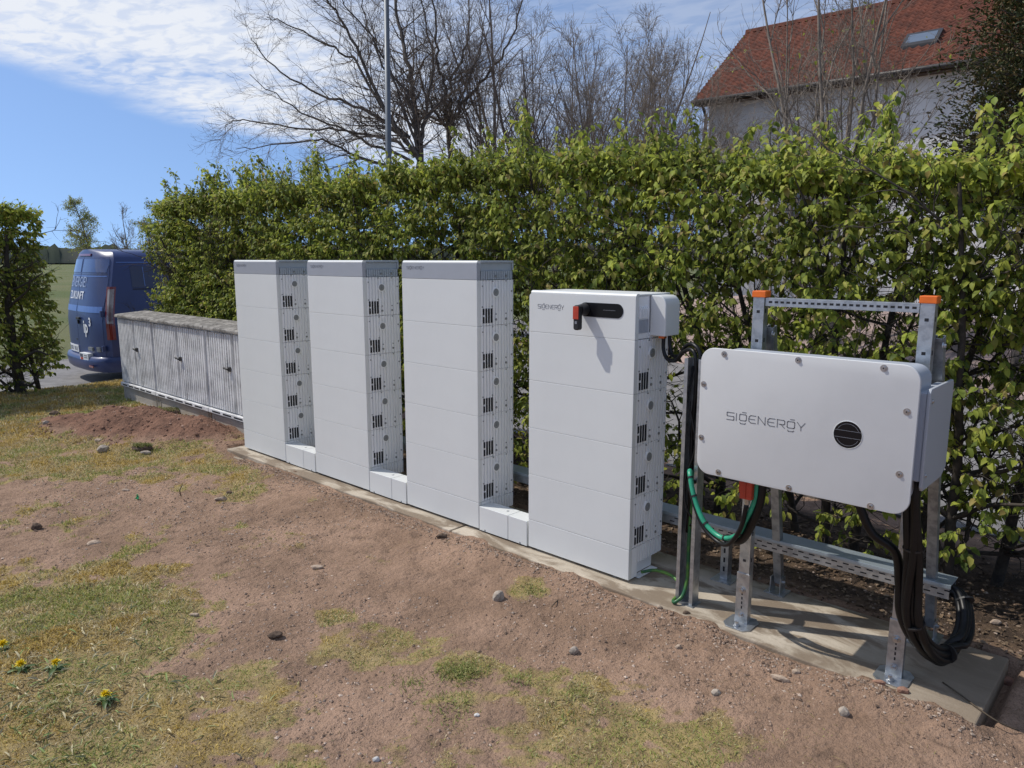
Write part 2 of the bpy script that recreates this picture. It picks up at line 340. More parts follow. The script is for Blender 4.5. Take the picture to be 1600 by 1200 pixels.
def mound(x, y):
    dx = x-MC[0]; dy = y-MC[1]; ca, sa = math.cos(MA), math.sin(MA)
    u = (dx*ca+dy*sa)/1.75; v = (-dx*sa+dy*ca)/0.66
    n = fbm(np.asarray(x)*2.5, np.asarray(y)*2.5, 1.0, 4)
    d = np.sqrt(u*u+v*v)+(n-.5)*.55
    m = 1-sst(d, 0.0, 1.05)
    return (0.20*m*(0.8+0.45*fbm(np.asarray(x)*6, np.asarray(y)*6, 4.0, 3)), m)
def ground_z(x, y):
    x = np.asarray(x, float); y = np.asarray(y, float)
    z = -0.050+0.034*sst(y, -0.75, -0.16)*(1-sst(x, 5.5, 5.8))*(x > -2.5)*(y < 0.6)
    near = sst(x, -8, -5)*(y > -9)*(y < 3)
    z = z+near*(0.040*(fbm(x*1.1, y*1.1, 0.0, 3)-.5)+0.042*(fbm(x*5, y*5, 2.0, 3)-.5)+0.022*(fbm(x*17, y*17, 5.0, 2)-.5))
    # a little spilt soil along the slab edge
    e = np.exp(-((y+0.16)/0.085)**2)*(x > 0)*(x < 5.75)
    z = z+e*0.11*np.clip(fbm(x*2.6, y*4, 6.0, 3)-0.36, 0, 1)*sst(x, 2.6, 3.6)+e*0.012*sst(x, 3.2, 4.4)
    z = z+mound(x, y)[0]
    inside = (x > -0.2)*(x < 5.66)*(y > -0.065)*(y < 0.52)
    z = np.where(inside > 0, np.minimum(z, -0.09), z)
    z = z-0.42*sst(-x, 5.05, 6.2)-0.10*sst(y, 1.7, 2.3)*(x > -6.2)
    z = z+4*sst(np.hypot(x, y), 300, 900)*(y > -100)
    return z
def axis_lines(lo, hi, step, far):
    a = list(np.arange(lo, hi+1e-6, step)); s = step
    o = [a[0]]
    while o[-1] > -far: s *= 1.22; o.append(o[-1]-s)
    s = step; q = [a[-1]]
    while q[-1] < far: s *= 1.22; q.append(q[-1]+s)
    return np.array(o[::-1][:-1]+a+q[1:])
gx = axis_lines(-6.4, 6.9, 0.024, 1500); gy = axis_lines(-3.6, 1.4, 0.024, 1500)
X, Y = np.meshgrid(gx, gy, indexing='ij'); Z = ground_z(X, Y)
ni, nj = X.shape; idx = np.arange(ni*nj).reshape(ni, nj)
Fq = np.stack([idx[:-1, :-1], idx[1:, :-1], idx[1:, 1:], idx[:-1, 1:]], -1).reshape(-1, 4)
G = grass_mask(X, Y); MO = mound(X, Y)[1]
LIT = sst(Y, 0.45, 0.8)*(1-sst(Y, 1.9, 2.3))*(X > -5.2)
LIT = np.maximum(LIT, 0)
far_f = np.clip(sst(-X, 6.3, 7.0)+sst(Y, 26, 30)+sst(-Y, 30, 60)+sst(X, 30, 60), 0, 1)
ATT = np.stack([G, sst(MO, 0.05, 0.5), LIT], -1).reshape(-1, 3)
gm = bpy.data.materials.new('soil_and_turf'); gm.use_nodes = True; gt = gm.node_tree; gb = gt.nodes['Principled BSDF']; gb.inputs['Roughness'].default_value = 0.95; gb.inputs['Specular IOR Level'].default_value = 0.15
gtc = N(gt, 'ShaderNodeTexCoord'); gat = N(gt, 'ShaderNodeAttribute', attribute_name='tint'); gsp = N(gt, 'ShaderNodeSeparateColor'); gt.links.new(gat.outputs['Color'], gsp.inputs[0])
gfa = N(gt, 'ShaderNodeAttribute', attribute_name='meadow')
def gnoise(scale, detail=6.0, rough=0.6, dist=0.0):
    n = N(gt, 'ShaderNodeTexNoise', i_Scale=scale, i_Detail=detail, i_Roughness=rough, i_Distortion=dist); gt.links.new(gtc.outputs['Object'], n.inputs[0]); return n.outputs[0]
def gmix(f, a, b):
    mx = N(gt, 'ShaderNodeMix', data_type='RGBA')
    if isinstance(f, (int, float)): mx.inputs[0].default_value = f
    else: gt.links.new(f, mx.inputs[0])
    for i, v in ((6, a), (7, b)):
        if isinstance(v, tuple): mx.inputs[i].default_value = (*v, 1)
        else: gt.links.new(v, mx.inputs[i])
    return mx.outputs[2]
n5 = gnoise(150, 3.0, .7); n1 = gnoise(1.6, 7.0, .65); n2 = gnoise(11, 6.0, .7, .3); n3 = gnoise(60, 4.0, .7); n4 = gnoise(3.7, 5.0)
soil = gmix(smooth(gt, n1, .36, .64), (0.395, 0.261, 0.184), (0.272, 0.178, 0.122))
soil = gmix(smooth(gt, n2, .50, .72, 0, .75), soil, (0.150, 0.102, 0.073))
soil = gmix(smooth(gt, n3, .60, .72, 0, .5), soil, (0.44, 0.34, 0.27))
soil = gmix(smooth(gt, n5, .52, .70, 0, .75), soil, (0.105, 0.072, 0.052))
heap = gmix(smooth(gt, n2, .4, .65), (0.245, 0.135, 0.092), (0.150, 0.085, 0.060))
turf = gmix(smooth(gt, n2, .38, .62), (0.370, 0.290, 0.120), (0.270, 0.200, 0.095))
turf = gmix(smooth(gt, n4, .52, .66, 0, .6), turf, (0.400, 0.310, 0.160))
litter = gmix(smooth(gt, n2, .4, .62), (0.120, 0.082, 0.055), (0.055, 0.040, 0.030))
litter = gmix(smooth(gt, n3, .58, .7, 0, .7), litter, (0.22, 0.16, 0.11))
mead = gmix(smooth(gt, gnoise(.06, 4.0), .4, .6), (0.105, 0.130, 0.050), (0.150, 0.155, 0.075))
gcut = math_n(gt, 'ADD', gsp.outputs[0], math_n(gt, 'MULTIPLY', math_n(gt, 'SUBTRACT', n2, .5), .9))
c = gmix(smooth(gt, gcut, .25, .62, 0, .85), soil, turf)
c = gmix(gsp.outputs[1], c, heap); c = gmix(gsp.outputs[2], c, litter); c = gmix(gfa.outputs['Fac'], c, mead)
gt.links.new(c, gb.inputs['Base Color'])
vor = N(gt, 'ShaderNodeTexVoronoi', i_Scale=38.0); gt.links.new(gtc.outputs['Object'], vor.inputs['Vector'])
hsum = math_n(gt, 'ADD', math_n(gt, 'MULTIPLY', n2, .9), math_n(gt, 'ADD', math_n(gt, 'ADD', math_n(gt, 'MULTIPLY', n3, .45), math_n(gt, 'MULTIPLY', n5, .22)), math_n(gt, 'MULTIPLY', math_n(gt, 'SUBTRACT', 1.0, vor.outputs['Distance']), .25)))
gbp = N(gt, 'ShaderNodeBump'); gbp.inputs['Strength'].default_value = 0.9; gbp.inputs['Distance'].default_value = 0.030
gt.links.new(hsum, gbp.inputs['Height']); gt.links.new(gbp.outputs[0], gb.inputs['Normal'])
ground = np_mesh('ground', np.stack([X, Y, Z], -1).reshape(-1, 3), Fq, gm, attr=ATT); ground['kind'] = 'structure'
fa = ground.data.attributes.new('meadow', 'FLOAT', 'POINT'); fa.data.foreach_set('value', far_f.reshape(-1).astype(np.float32))

def struct(name, mb, m, bevel=0.0, label=None):
    o = mb.build(name, m, None, bevel); o['kind'] = 'structure'
    if label: o['label'] = label
    return o
# the road on the left and the yard behind the hedge
mb = MB(); mb.box(-11.5, -6.35, -60, 80, -0.60, -0.445); struct('road', mb, 'asphalt')
mb = MB(); mb.box(-4.6, 30, 2.5, 9.0, -0.30, -0.135); struct('yard_pavement', mb, 'asphalt')
mb = MB(); mb.box(-6.75, -6.63, -60, 80, -0.50, -0.441); tag(mb.build('road_line', 'linemark'), None, None, None, 'structure')
# wooded ridge far off
bm_v = []; a0 = R_(95); na = 420; V = []; Fh = []
for i in range(na+1):
    a = R_(88)+R_(95)*i/na
    for r, hgt in ((330, -2.0), (336, 1+2*vnoise(i*.2, 2.0)+2*vnoise(i*.7, 9.0)+2*vnoise(i*2.1, 3.0)), (470, 3+4*vnoise(i*.05, 5.0)+1.2*vnoise(i*.9, 4.0)+1.5*vnoise(i*2.7, 8.0))):
        V.append((r*math.cos(a), r*math.sin(a), 2.0+float(hgt)))
for i in range(na):
    for j in range(2): q = i*3+j; Fh.append((q, q+3, q+4, q+1))
M['wood_far'] = mat('distant_woodland', (0.060, 0.072, 0.055), 1.0, c2=(0.095, 0.098, 0.085), scale=0.06, spec=0.0)
hl = np_mesh('wooded_hills', V, Fh, 'wood_far'); hl['kind'] = 'structure'

# ------------------------------------------------------------------ concrete slab
def slab_piece(name, x0, x1):
    mb = MB(); n = int((x1-x0)/0.05)+1; P = []
    for i in range(n+1):
        x = x0+(x1-x0)*i/n; P.append((x, -0.108-0.012*float(fbm(x*3, 1.0, 0, 3)-.5)-0.012*sst(x, 4.4, 5.4)))
    poly = P+[(x1, 0.485), (x0, 0.485)]
    mb.prism(poly, 'z', -0.16, 0.0)
    return struct(name, mb, 'slab', 0.006)
slab_piece('concrete_slab', -0.12, 2.80); slab_piece('concrete_slab', 2.815, 5.625)
mb = MB(); mb.box(-0.1, 2.79, -0.150, -0.1205, -0.14, -0.030); mb.box(2.82, 4.3, -0.152, -0.1205, -0.14, -0.028); struct('concrete_slab_footing', mb, 'slab', 0.005)

# ------------------------------------------------------------------ battery towers
W, D, HM, HB = 0.690, 0.312, 0.270, 0.180
TX = [0.0, 1.1386, 2.254, 3.3525]
def rr_poly(x0, x1, z0, z1, r, corners='TL', n=6):
    P = []
    def arc(cx, cz, a0):
        for k in range(n+1):
            a = R_(a0+90*k/n); P.append((cx+r*math.cos(a), cz+r*math.sin(a)))
    if 'BL' in corners: arc(x0+r, z0+r, 180)
    else: P.append((x0, z0))
    if 'BR' in corners: arc(x1-r, z0+r, 270)
    else: P.append((x1, z0))
    if 'TR' in corners: arc(x1-r, z1-r, 0)
    else: P.append((x1, z1))
    if 'TL' in corners: arc(x0+r, z1-r, 90)
    else: P.append((x0, z1))
    return P
def ribs(mb, x, y0, y1, z0, z1, n, dep=0.006):
    P = []; pitch = (y1-y0)/n
    for i in range(n):
        a = y0+i*pitch
        P += [(x, a+.0005), (x, a+pitch*.62), (x-dep, a+pitch*.68), (x-dep, a+pitch-.0005)]
    P += [(x, y1), (x-dep-.004, y1), (x-dep-.004, y0), (x, y0)]
    mb.prism(P, 'z', z0, z1)
def make_module(root, z0):
    """one battery module: front panel, body, ribbed side sheet, vents, plug and screws"""
    x = root['off'][0]
    b = MB().box(x+.004, x+W-.014, .030, D, z0+.001, z0+HM-.001).build('battery_module', 'white_side', root, 0.002)
    MB().box(x, x+W, 0, .029, z0+.0004, z0+HM-.0004).build('front_panel', 'white', b, 0.0018)
    s = MB(); ribs(s, x+W-.001, .0305, D-.001, z0+.0015, z0+HM-.0015, 11, .009); s.build('side_sheet', 'white_side', b)
    for i, yy in enumerate((.046, .0685, .0905, .1125)):
        segs = ((.016, .054), (.066, .102)) if i == 0 else ((.016, .102),)
        for (a, c) in segs: MB().box(x+W-.006, x+W+.0008, yy, yy+.0145, z0+a, z0+c).build('vent_slot', 'slot', b)
    cy, cz = .155, z0+.196
    r = MB().cyl((x+W-.003, cy, cz), (x+W+.004, cy, cz), .031, n=24).build('plug_ring', 'white_side', b, 0.001)
    MB().cyl((x+W, cy, cz), (x+W+.0062, cy, cz), .0225, n=20).cyl((x+W, cy, cz), (x+W+.0085, cy, cz), .008, n=10).build('plug', 'plug', b, 0.001)
    for (yy, zz, rr) in ((.158, .066, .0042), (.158, .034, .0075), (.245, .066, .0042), (.245, .034, .0075), (.125, .115, .0045), (.295, .20, .005), (.295, .08, .005), (.045, .235, .004), (.043, .113, .004), (.13, .262, .004), (.245, .262, .004)):
        MB().cyl((x+W-.002, yy, z0+zz), (x+W+.003, yy, z0+zz), rr, n=8).build('screw', 'plug', b)
    return b
STROKES = {   # angular lettering drawn as open strokes in a unit box
 'S': [[(1, 1), (.08, 1), (0, .92), (0, .58), (.08, .5), (.92, .5), (1, .42), (1, .08), (.92, 0), (0, 0)]],
 'I': [[(.0, 0), (.0, 1)]],
 'G': [[(.12, .98), (.88, .98), (1, .86), (1, .26), (.88, .14), (.12, .14), (0, .26), (0, .86), (.12, .98)], [(.42, 1.26), (.92, 1.26)], [(.08, -.18), (.2, -.3), (.8, -.3), (.92, -.18)]],
 'E': [[(1, 1), (.3, 1), (.05, .8), (0, .5), (.05, .2), (.3, 0), (1, 0)], [(.02, .5), (.85, .5)]],
 'N': [[(0, 0), (0, 1), (1, 0), (1, 1)]],
 'R': [[(0, 0), (0, 1), (.88, 1), (1, .88), (1, .55), (.88, .43), (.25, .43)], [(.5, .43), (1, 0)]],
 'Y': [[(0, 1), (.5, .42), (1, 1)], [(.5, .42), (.5, 0)]]}
def sig_logo(parent, x0, x1, z0, z1, y, m, th):
    word = [('S', 1), ('I', .12), ('G', .95), ('E', .95), ('N', .95), ('E', .95), ('R', .95), ('G', .95), ('Y', .95)]
    tot = sum(wd for _, wd in word)+.34*(len(word)-1); u = (x1-x0)/tot; cx = x0; h = z1-z0
    for ch, wd in word:
        mb = MB()
        for st in STROKES[ch]:
            for a, b in zip(st[:-1], st[1:]):
                p = Vector((cx+a[0]*u*wd, z0+a[1]*h)); q = Vector((cx+b[0]*u*wd, z0+b[1]*h)); d = (q-p).normalized()*th*.5; n = Vector((-d.y, d.x))
                p = p-d; q = q+d
                mb.prism([(p.x-n.x, p.y-n.y), (q.x-n.x, q.y-n.y), (q.x+n.x, q.y+n.y), (p.x+n.x, p.y+n.y)], 'y', y-.0008, y)
        mb.build('logo_letter', m, parent)
        cx += u*(wd+.34)
def make_base(t, right_open=False):
    x = t['off'][0]
    b = MB().box(x+.01, x+W-.012, .032, D, .085, HB-.001).box(x+.03, x+W-.03, .032, D-.05, .012, .084).build('base', 'white_side', t, 0.002)
    MB().box(x, x+W, 0, .029, .016, HB-.0012).build('front_panel', 'white', b, 0.0025)
    s = MB(); ribs(s, x+W-.002, .085, D-.001, .088, HB-.004, 9, .009); s.build('side_sheet', 'white_side', b)
    MB().box(x+W-.012, x+W-.003, .031, .083, .014, HB-.004).build('corner_plate', 'white_side', b, 0.001)
    MB().box(x+W-.03, x+W+.010, .085, D-.05, .004, .009).build('foot_flange', 'white_side', b)
    for fx in (.06, W-.10):
        for fy in (.035, D-.07): MB().cyl((x+fx, fy, 0), (x+fx, fy, .016), .018, n=10).build('foot', 'plug', b)
    return b
def make_tower(i, label):
    x = TX[i]; t = thing('battery_tower', label, 'battery tower', (x, 0, 0), 0, 'white battery towers on the concrete slab')
    make_base(t); zt = HB+5*HM
    m0 = make_module(t, HB)
    for k in range(1, 5): dup(m0, t, loc=(0, 0, k*HM))
    lid = MB().box(x+.004, x+W-.012, .030, D, zt+.001, zt+.100).build('top_cover', 'grey_lid_side', t, 0.002)
    MB().prism(rr_poly(x, x+W, zt+.001, zt+.0985, .016), 'y', 0, .029).build('front_panel', 'grey_lid', lid, 0.002, label='grey front panel')
    Pt = [(.0, zt+.0988)]+[(.0145-.0145*math.cos(R_(90*k/6)), zt+.0988+.0145*math.sin(R_(90*k/6))) for k in range(7)]+[(.030, zt+.1133), (.030, zt+.0988)]
    MB().prism(Pt, 'x', x+.010, x+W).build('top_edge', 'white', lid)  # rounded edge of the grey lid, coloured white for its sunlit highlight
    MB().box(x+.002, x+W, .0295, D+.002, zt+.1005, zt+.1125).box(x+W-.006, x+W, .0295, .036, zt+.055, zt+.1).box(x+W-.006, x+W, D-.008, D+.002, zt+.055, zt+.1).build('cap_frame', 'grey_lid_side', lid, 0.002)
    s = MB(); ribs(s, x+W-.001, .036, D-.008, zt+.002, zt+.052, 14); s.build('side_sheet', 'grey_lid_side', lid)
    for yy in (.158, .245): MB().cyl((x+W-.003, yy, zt+.022), (x+W+.003, yy, zt+.022), .008, n=8).build('screw', 'plug', lid)
    sig_logo(lid, x+.052, x+.218, zt+.061, zt+.076, 0, 'logo_f', .0020)
    return t
make_tower(0, 'far left white battery tower with grey cap beside the concrete cabinets')
make_tower(1, 'white battery tower with grey cap standing second from the concrete cabinets')
make_tower(2, 'white battery tower with grey cap next to the shorter handled tower')
# shorter tower with the switch handle
x = TX[3]; ZT = HB+4*HM
t4 = thing('controller_tower', 'shorter white battery tower with black switch handle and display strip', 'battery tower', (x, 0, 0), 0, 'white battery towers on the concrete slab')
make_base(t4); m0 = make_module(t4, HB)
for k in range(1, 4): dup(m0, t4, loc=(0, 0, k*HM))
c4 = MB().box(x+.004, x+W-.010, .030, D, ZT+.001, ZT+.214).build('power_controller', 'white_side', t4, 0.002)
MB().prism(rr_poly(x, x+W, ZT+.0004, ZT+.2105, .022), 'y', 0, .029).build('front_panel', 'white', c4, 0.0018)
MB().prism([(.0, ZT+.2107)]+[(.0145-.0145*math.cos(R_(90*k/6)), ZT+.2107+.0145*math.sin(R_(90*k/6))) for k in range(7)]+[(.029, ZT+.2252), (.029, ZT+.2107)], 'x', x+.013, x+W).build('top_edge', 'white', c4)
MB().box(x+.006, x+W-.002, .0295, D+.004, ZT+.2145, ZT+.2225).build('top_plate', 'white', c4, 0.002)
MB().box(x+W-.010, x+W-.004, .030, .122, ZT+.004, ZT+.212).build('side_plate', 'white_side', c4, 0.001)
for k in range(5):
    y0 = .036+k*.0165
    MB().prism([(x+W-.005, ZT+.105), (x+W+.006, ZT+.105), (x+W+.006, ZT+.150), (x+W-.005, ZT+.170)], 'y', y0, y0+.009).build('vent_louvre', 'white_side', c4)
for k in range(7): MB().box(x+W-.005, x+W+.001, .036+k*.0118, .036+k*.0118+.0065, ZT+.032, ZT+.098).build('vent_slot', 'inv_dark', c4)
s = MB(); ribs(s, x+W-.002, .13, D-.001, ZT+.002, ZT+.03, 9); s.build('side_sheet', 'white_side', c4)
zc_ = 1.398; r_ = .036; P = []
for k in range(13): a = R_(-90+180*k/12); P.append((3.935+r_*math.cos(a), zc_+r_*math.sin(a)))
for k in range(13): a = R_(90+180*k/12); P.append((3.737+r_*math.cos(a), zc_+r_*math.sin(a)))
MB().prism(P, 'y', -.0025, .003).build('display_strip', 'black', c4, 0.0008)
MB().box(3.85, 3.925, -.0031, -.0026, 1.399, 1.4005).build('display_print', 'logo_f', c4)
hb = MB().cyl((3.737, -.004, zc_), (3.737, -.048, zc_), .033, .027, 20).build('switch_handle', 'blackm', t4, 0.002)
MB().prism(rr_poly(3.719, 3.755, 1.296, 1.423, .012, 'TLTRBLBR'), 'y', -.078, -.046).build('lever', 'blackm', hb, 0.006)
MB().box(3.7195, 3.7545, -.0815, -.0783, 1.352, 1.417).build('grip_inlay', 'red', hb, 0.001)
MB().box(3.731, 3.744, -.0795, -.0783, 1.328, 1.342).build('lever_mark', 'logo_f', hb)
sig_logo(c4, 3.416, 3.594, 1.390, 1.411, 0, 'logo_f', .0024)
# wiring box on the side of the shorter tower
xb0, xb1 = x+W-.003, 4.128
P = [(xb0, 1.275), (xb1, 1.275)]
for k in range(9): a = R_(90*k/8); P.append((xb1-.045+.045*math.cos(a), 1.425+.05*math.sin(a)))
P.append((xb0, 1.475))
wb = MB().prism(P, 'y', .135, .268).build('wiring_box', 'white', t4, 0.004)
MB().box(xb1-.05, xb1-.02, .155, .185, 1.262, 1.2745).build('cable_gland', 'orange', wb, 0.002, label='orange gland')
# low cable covers bridging the gaps between the towers
def cover(i, x0, x1, lab):
    sp = x0+(x1-x0)*.60
    t = thing('cable_cover', lab, 'cable cover', ((x0+x1)/2, .055, 0), 0, 'low cable covers between the towers')
    for a, b in ((x0+.004, sp-.002), (sp+.002, x1-.014)):
        p = MB().box(a, b, 0.001, .112, .010, .160).build('cover_panel', 'white', t, 0.002)
    MB().box(x0+.05, x0+.056, -.0018, .001, .012, .022).build('screw', 'plug', t); MB().box(x1-.07, x1-.064, -.0018, .001, .012, .022).build('screw', 'plug', t)
    MB().box(sp-.06, sp-.045, .05, .066, .1602, .1606).build('printed_mark', 'logo_f', t)
    MB().box(x0+.02, x1-.02, .03, .10, 0, .010).build('base_rail', 'plug', t)
cover(0, TX[0]+W, TX[1], 'low white cable cover between the two towers nearest the concrete cabinets')
cover(1, TX[1]+W, TX[2], 'low white cable cover between the two middle towers')
cover(2, TX[2]+W, TX[3], 'low white cable cover beside the shorter handled tower')

# ------------------------------------------------------------------ inverter on its frame
def bolt(parent, p, axis, r=.0075, h=.006, m='bolt', name='bolt', washer=True):
    p = Vector(p); a = Vector(axis)
    mb = MB()
    if washer: mb.cyl(p, p+a*h*.3, r*1.5, n=12)
    mb.cyl(p+a*h*.3, p+a*h, r, r*.85, 6); mb.build(name, m, parent)
fr = thing('mounting_frame', 'galvanised steel frame with orange caps holding the big inverter', 'mounting frame', (4.98, .2, 0))
def cprofile(mb, cx, cy, z0, z1, w=.050, d=.042, t=.004, lip=.010):
    """slotted C rail, web facing -y, open at the back"""
    x0, x1 = cx-w/2, cx+w/2
    P = [(x0, cy), (x1, cy), (x1, cy+d), (x1-lip, cy+d), (x1-lip, cy+d-t), (x1-t, cy+d-t), (x1-t, cy+t), (x0+t, cy+t), (x0+t, cy+d-t), (x0+lip, cy+d-t), (x0+lip, cy+d), (x0, cy+d)]
    mb.prism(P, 'z', z0, z1)
for (cx, top) in ((4.662, 1.495), (5.312, 1.495)):
    mb = MB(); cprofile(mb, cx, 0.0, .006, top); p = mb.build('post', 'galv', fr, 0.001)
    mb = MB().box(cx-.030, cx+.030, -.004, .050, top-.004, top+.024); mb.build('end_cap', 'orange', p, 0.003, label='orange end cap')
    mb = MB(); P = [(cx-.03, -.004), (cx-.027, .046), (cx+.027, .046), (cx+.03, -.004), (cx+.03, -.009), (cx-.03, -.009)]
    mb.prism([(cx-.0305, -.0045), (cx+.0305, -.0045), (cx+.0305, .02), (cx+.0275, .02), (cx+.0275, -.0012), (cx-.0275, -.0012), (cx-.0275, .02), (cx-.0305, .02)], 'z', .006, .245); mb.build('foot_sleeve', 'galv', p, 0.001)
    MB().prism([(cx-.065, -.045), (cx-.04, -.075), (cx+.04, -.075), (cx+.065, -.045), (cx+.065, .045), (cx+.04, .075), (cx-.04, .075), (cx-.065, .045)], 'z', 0.0, .007).build('base_plate', 'galv', p, 0.001)
    bolt(p, (cx, -.045, .007), (0, 0, 1), .010, .022)
    bolt(p, (cx, -.0045, .165), (0, -1, 0), .010, .016); bolt(p, (cx, -.0045, .045), (0, -1, 0), .009, .014)
    for k in range(5): MB().box(cx-.003, cx+.003, -.0052, -.0046, .075+.02*k*1.1, .088+.02*k*1.1).build('slot', 'slot', p)
    zz = .30
    while zz < top-.02:
        MB().box(cx-.007, cx+.007, -.0006, .0, zz, zz+.012).build('slot', 'slot', p)
        for s_ in (1,): MB().box(cx+.025, cx+.0256, .012, .022, zz, zz+.018).build('slot', 'slot', p)
        zz += .125
def cbar(p0, p1, w, d, t=.004, side=Vector((1, 0, 0))):
    """bar of C section between two points, open side away"""
    p0 = Vector(p0); p1 = Vector(p1); ax = (p1-p0).normalized(); u = (side-ax*side.dot(ax)).normalized(); v = ax.cross(u)
    prof = [(-w/2, 0), (w/2, 0), (w/2, d), (w/2-.01, d), (w/2-.01, d-t), (w/2-t, d-t), (w/2-t, t), (-w/2+t, t), (-w/2+t, d-t), (-w/2+.01, d-t), (-w/2+.01, d), (-w/2, d)]
    V = [p+u*a+v*b for p in (p0, p1) for a, b in prof]; n = len(prof)
    return MB().add(V, [tuple(range(n)), tuple(range(2*n-1, n-1, -1))]+[(i, n+i, n+(i+1) % n, (i+1) % n) for i in range(n)])
for cx, fx, fy in ((4.678, 4.645, .430), (5.330, 5.325, .455)):
    b = cbar((fx, fy, .045), (cx+.012, .055, 1.36), .038, .036).build('brace', 'galv_d', fr)
    mb = MB().box(fx-.05, fx+.05, fy-.045, fy+.05, .0, .006); mb.box(fx-.027, fx-.023, fy-.03, fy+.03, .006, .085); mb.box(fx+.023, fx+.027, fy-.03, fy+.03, .006, .085); mb.build('hinge_foot', 'galv', b)
    bolt(b, (fx+.027, fy, .06), (1, 0, 0), .009, .012); bolt(b, (cx+.032, .05, 1.335), (1, 0, 0), .009, .012)
cb = MB().box(4.690, 5.284, .004, .008, 1.4555, 1.4905).box(4.690, 5.284, .008, .042, 1.4865, 1.4905).box(4.690, 5.284, .008, .042, 1.4555, 1.4595).build('crossbar', 'galv', fr, 0.0008)
s0_ = MB().box(4.705, 4.720, .0034, .0039, 1.469, 1.478).build('slot', 'slot', cb)
for k in range(1, 23):
    q = dup(s0_, cb, loc=(.0252*k, 0, 0)); q.scale = (1, 1, 1)
mb = MB().box(4.60, 5.36, -.050, -.004, 1.13, 1.17).box(4.60, 5.36, -.050, -.004, .86, .90); mb.build('mounting_rail', 'galv_d', fr, .001)

YI = -.27; ix0, ix1, iz0, iz1 = 4.549, 5.378, .757, 1.293
inv = thing('inverter', 'large light grey inverter panel with round black window on steel frame', 'inverter', ((ix0+ix1)/2, YI, iz0))
bd = MB().prism(rr_poly(ix0+.022, ix1-.018, iz0+.02, iz1-.018, .05, 'TLTRBLBR'), 'y', YI+.0135, -.051).build('housing', 'inv_dark', inv, 0.004)
MB().prism(rr_poly(ix0, ix1, iz0, iz1, .058, 'TLTRBLBR', 10), 'y', YI, YI+.013).build('front_cover', 'inv', inv, 0.003, seg=3)
def disc_ring(cx, cz, y, r0, r1, t, n=40):
    V = []; F_ = []
    for k in range(n):
        a = 2*math.pi*k/n; c_, s_ = math.cos(a), math.sin(a)
        for r, yy in ((r0, y+t), (r0, y), (r1, y), (r1, y+t)): V.append((cx+r*c_, yy, cz+r*s_))
    for k in range(n):
        for j in range(3): a = k*4+j; b = ((k+1) % n)*4+j; F_.append((a, b, b+1, a+1))
    return MB().add(V, F_)
wx, wz = 5.154, 1.018
disc_ring(wx, wz, YI-.0015, .0502, .0518, .002).build('window_ring', 'white', inv, smooth=True)
wd = MB().cyl((wx, YI-.001, wz), (wx, YI+.002, wz), .0505, n=40).build('status_window', 'black', inv)
mb = MB()
for zz in (.014, -.012): mb.box(wx-.047, wx+.047, YI-.0016, YI-.0011, wz+zz, wz+zz+.0012)
mb.build('window_print', 'logo_f', wd)
for a0 in (25, 205):
    P = [(wx+.041*math.cos(R_(a0+k*13)), YI-.0014, wz+.041*math.sin(R_(a0+k*13))) for k in range(11)]
    MB().tube(P, .0007, 4).build('window_arc', 'logo_f', wd)
for sx, sz in ((4.652, 1.272), (4.955, 1.275), (5.258, 1.275), (4.566, 1.139), (5.344, 1.131), (5.338, .905), (4.566, .911), (4.651, .776), (4.95, .772), (5.252, .768)):
    b = MB().cyl((sx, YI-.0012, sz), (sx, YI+.001, sz), .0125, n=18).cyl((sx, YI-.006, sz), (sx, YI-.001, sz), .0068, .0075, 12).build('cover_bolt', 'bolt', inv)
    MB().cyl((sx, YI-.0066, sz), (sx, YI-.006, sz), .003, n=6).build('bolt_socket', 'slot', b)
sig_logo(inv, 4.677, 4.996, 1.006, 1.036, YI, 'logo', .0031)
sb = MB().box(5.3395, 5.3845, -.195, .095, .868, 1.192).build('side_box', 'inv_dark', inv, 0.006)
P = [(-.200, .850), (-.188, .836), (.06, .836), (.12, .866), (.12, 1.194), (.108, 1.206), (-.186, 1.206), (-.200, 1.192)]
pl = MB().prism(P, 'x', 5.385, 5.396).build('side_cover', 'inv_shade', inv, 0.003)
for yy, zz in ((-.170, 1.160), (-.170, .890)): bolt(pl, (5.396, yy, zz), (1, 0, 0), .006, .005)
cn = MB().box(4.722, 4.775, -.215, -.175, .665, .776).build('connector', 'red', inv, 0.004, label='orange red power connector')
MB().box(4.716, 4.722, -.21, -.18, .69, .76).box(4.745, 4.750, -.2185, -.2155, .67, .775).build('connector_latch', 'red', cn, 0.001)
MB().cyl((4.748, -.195, .64), (4.748, -.195, .665), .012, .016, 12).build('connector_gland', 'bolt', cn)

# ------------------------------------------------------------------ upright cable channel and horizontal tray
ch = thing('cable_channel', 'upright galvanised channel full of cables beside the inverter', 'cable channel', (4.365, .03, 0))
bk = MB().box(4.327, 4.409, .058, .062, .006, 1.195).build('back_plate', 'galv_d', ch)
for xx, sx in ((4.325, 1), (4.407, 1)):
    MB().box(xx, xx+.004, -.004, .0575, .006, 1.20).build('side_flange', 'galv', ch, 0.001)
    MB().box(xx-.003 if xx < 4.35 else xx-.012, xx+.016 if xx < 4.35 else xx+.007, -.008, -.0045, .006, 1.20).build('front_lip', 'galv', ch, 0.001)
for k in range(15):
    zz = .10+.075*k
    MB().box(4.345, 4.352, .0573, .0579, zz, zz+.03).build('slot', 'slot', ch); MB().box(4.386, 4.393, .0573, .0579, zz+.02, zz+.05).build('slot', 'slot', ch)
MB().box(4.31, 4.425, -.02, .062, 0, .005).build('base_plate', 'galv', ch)

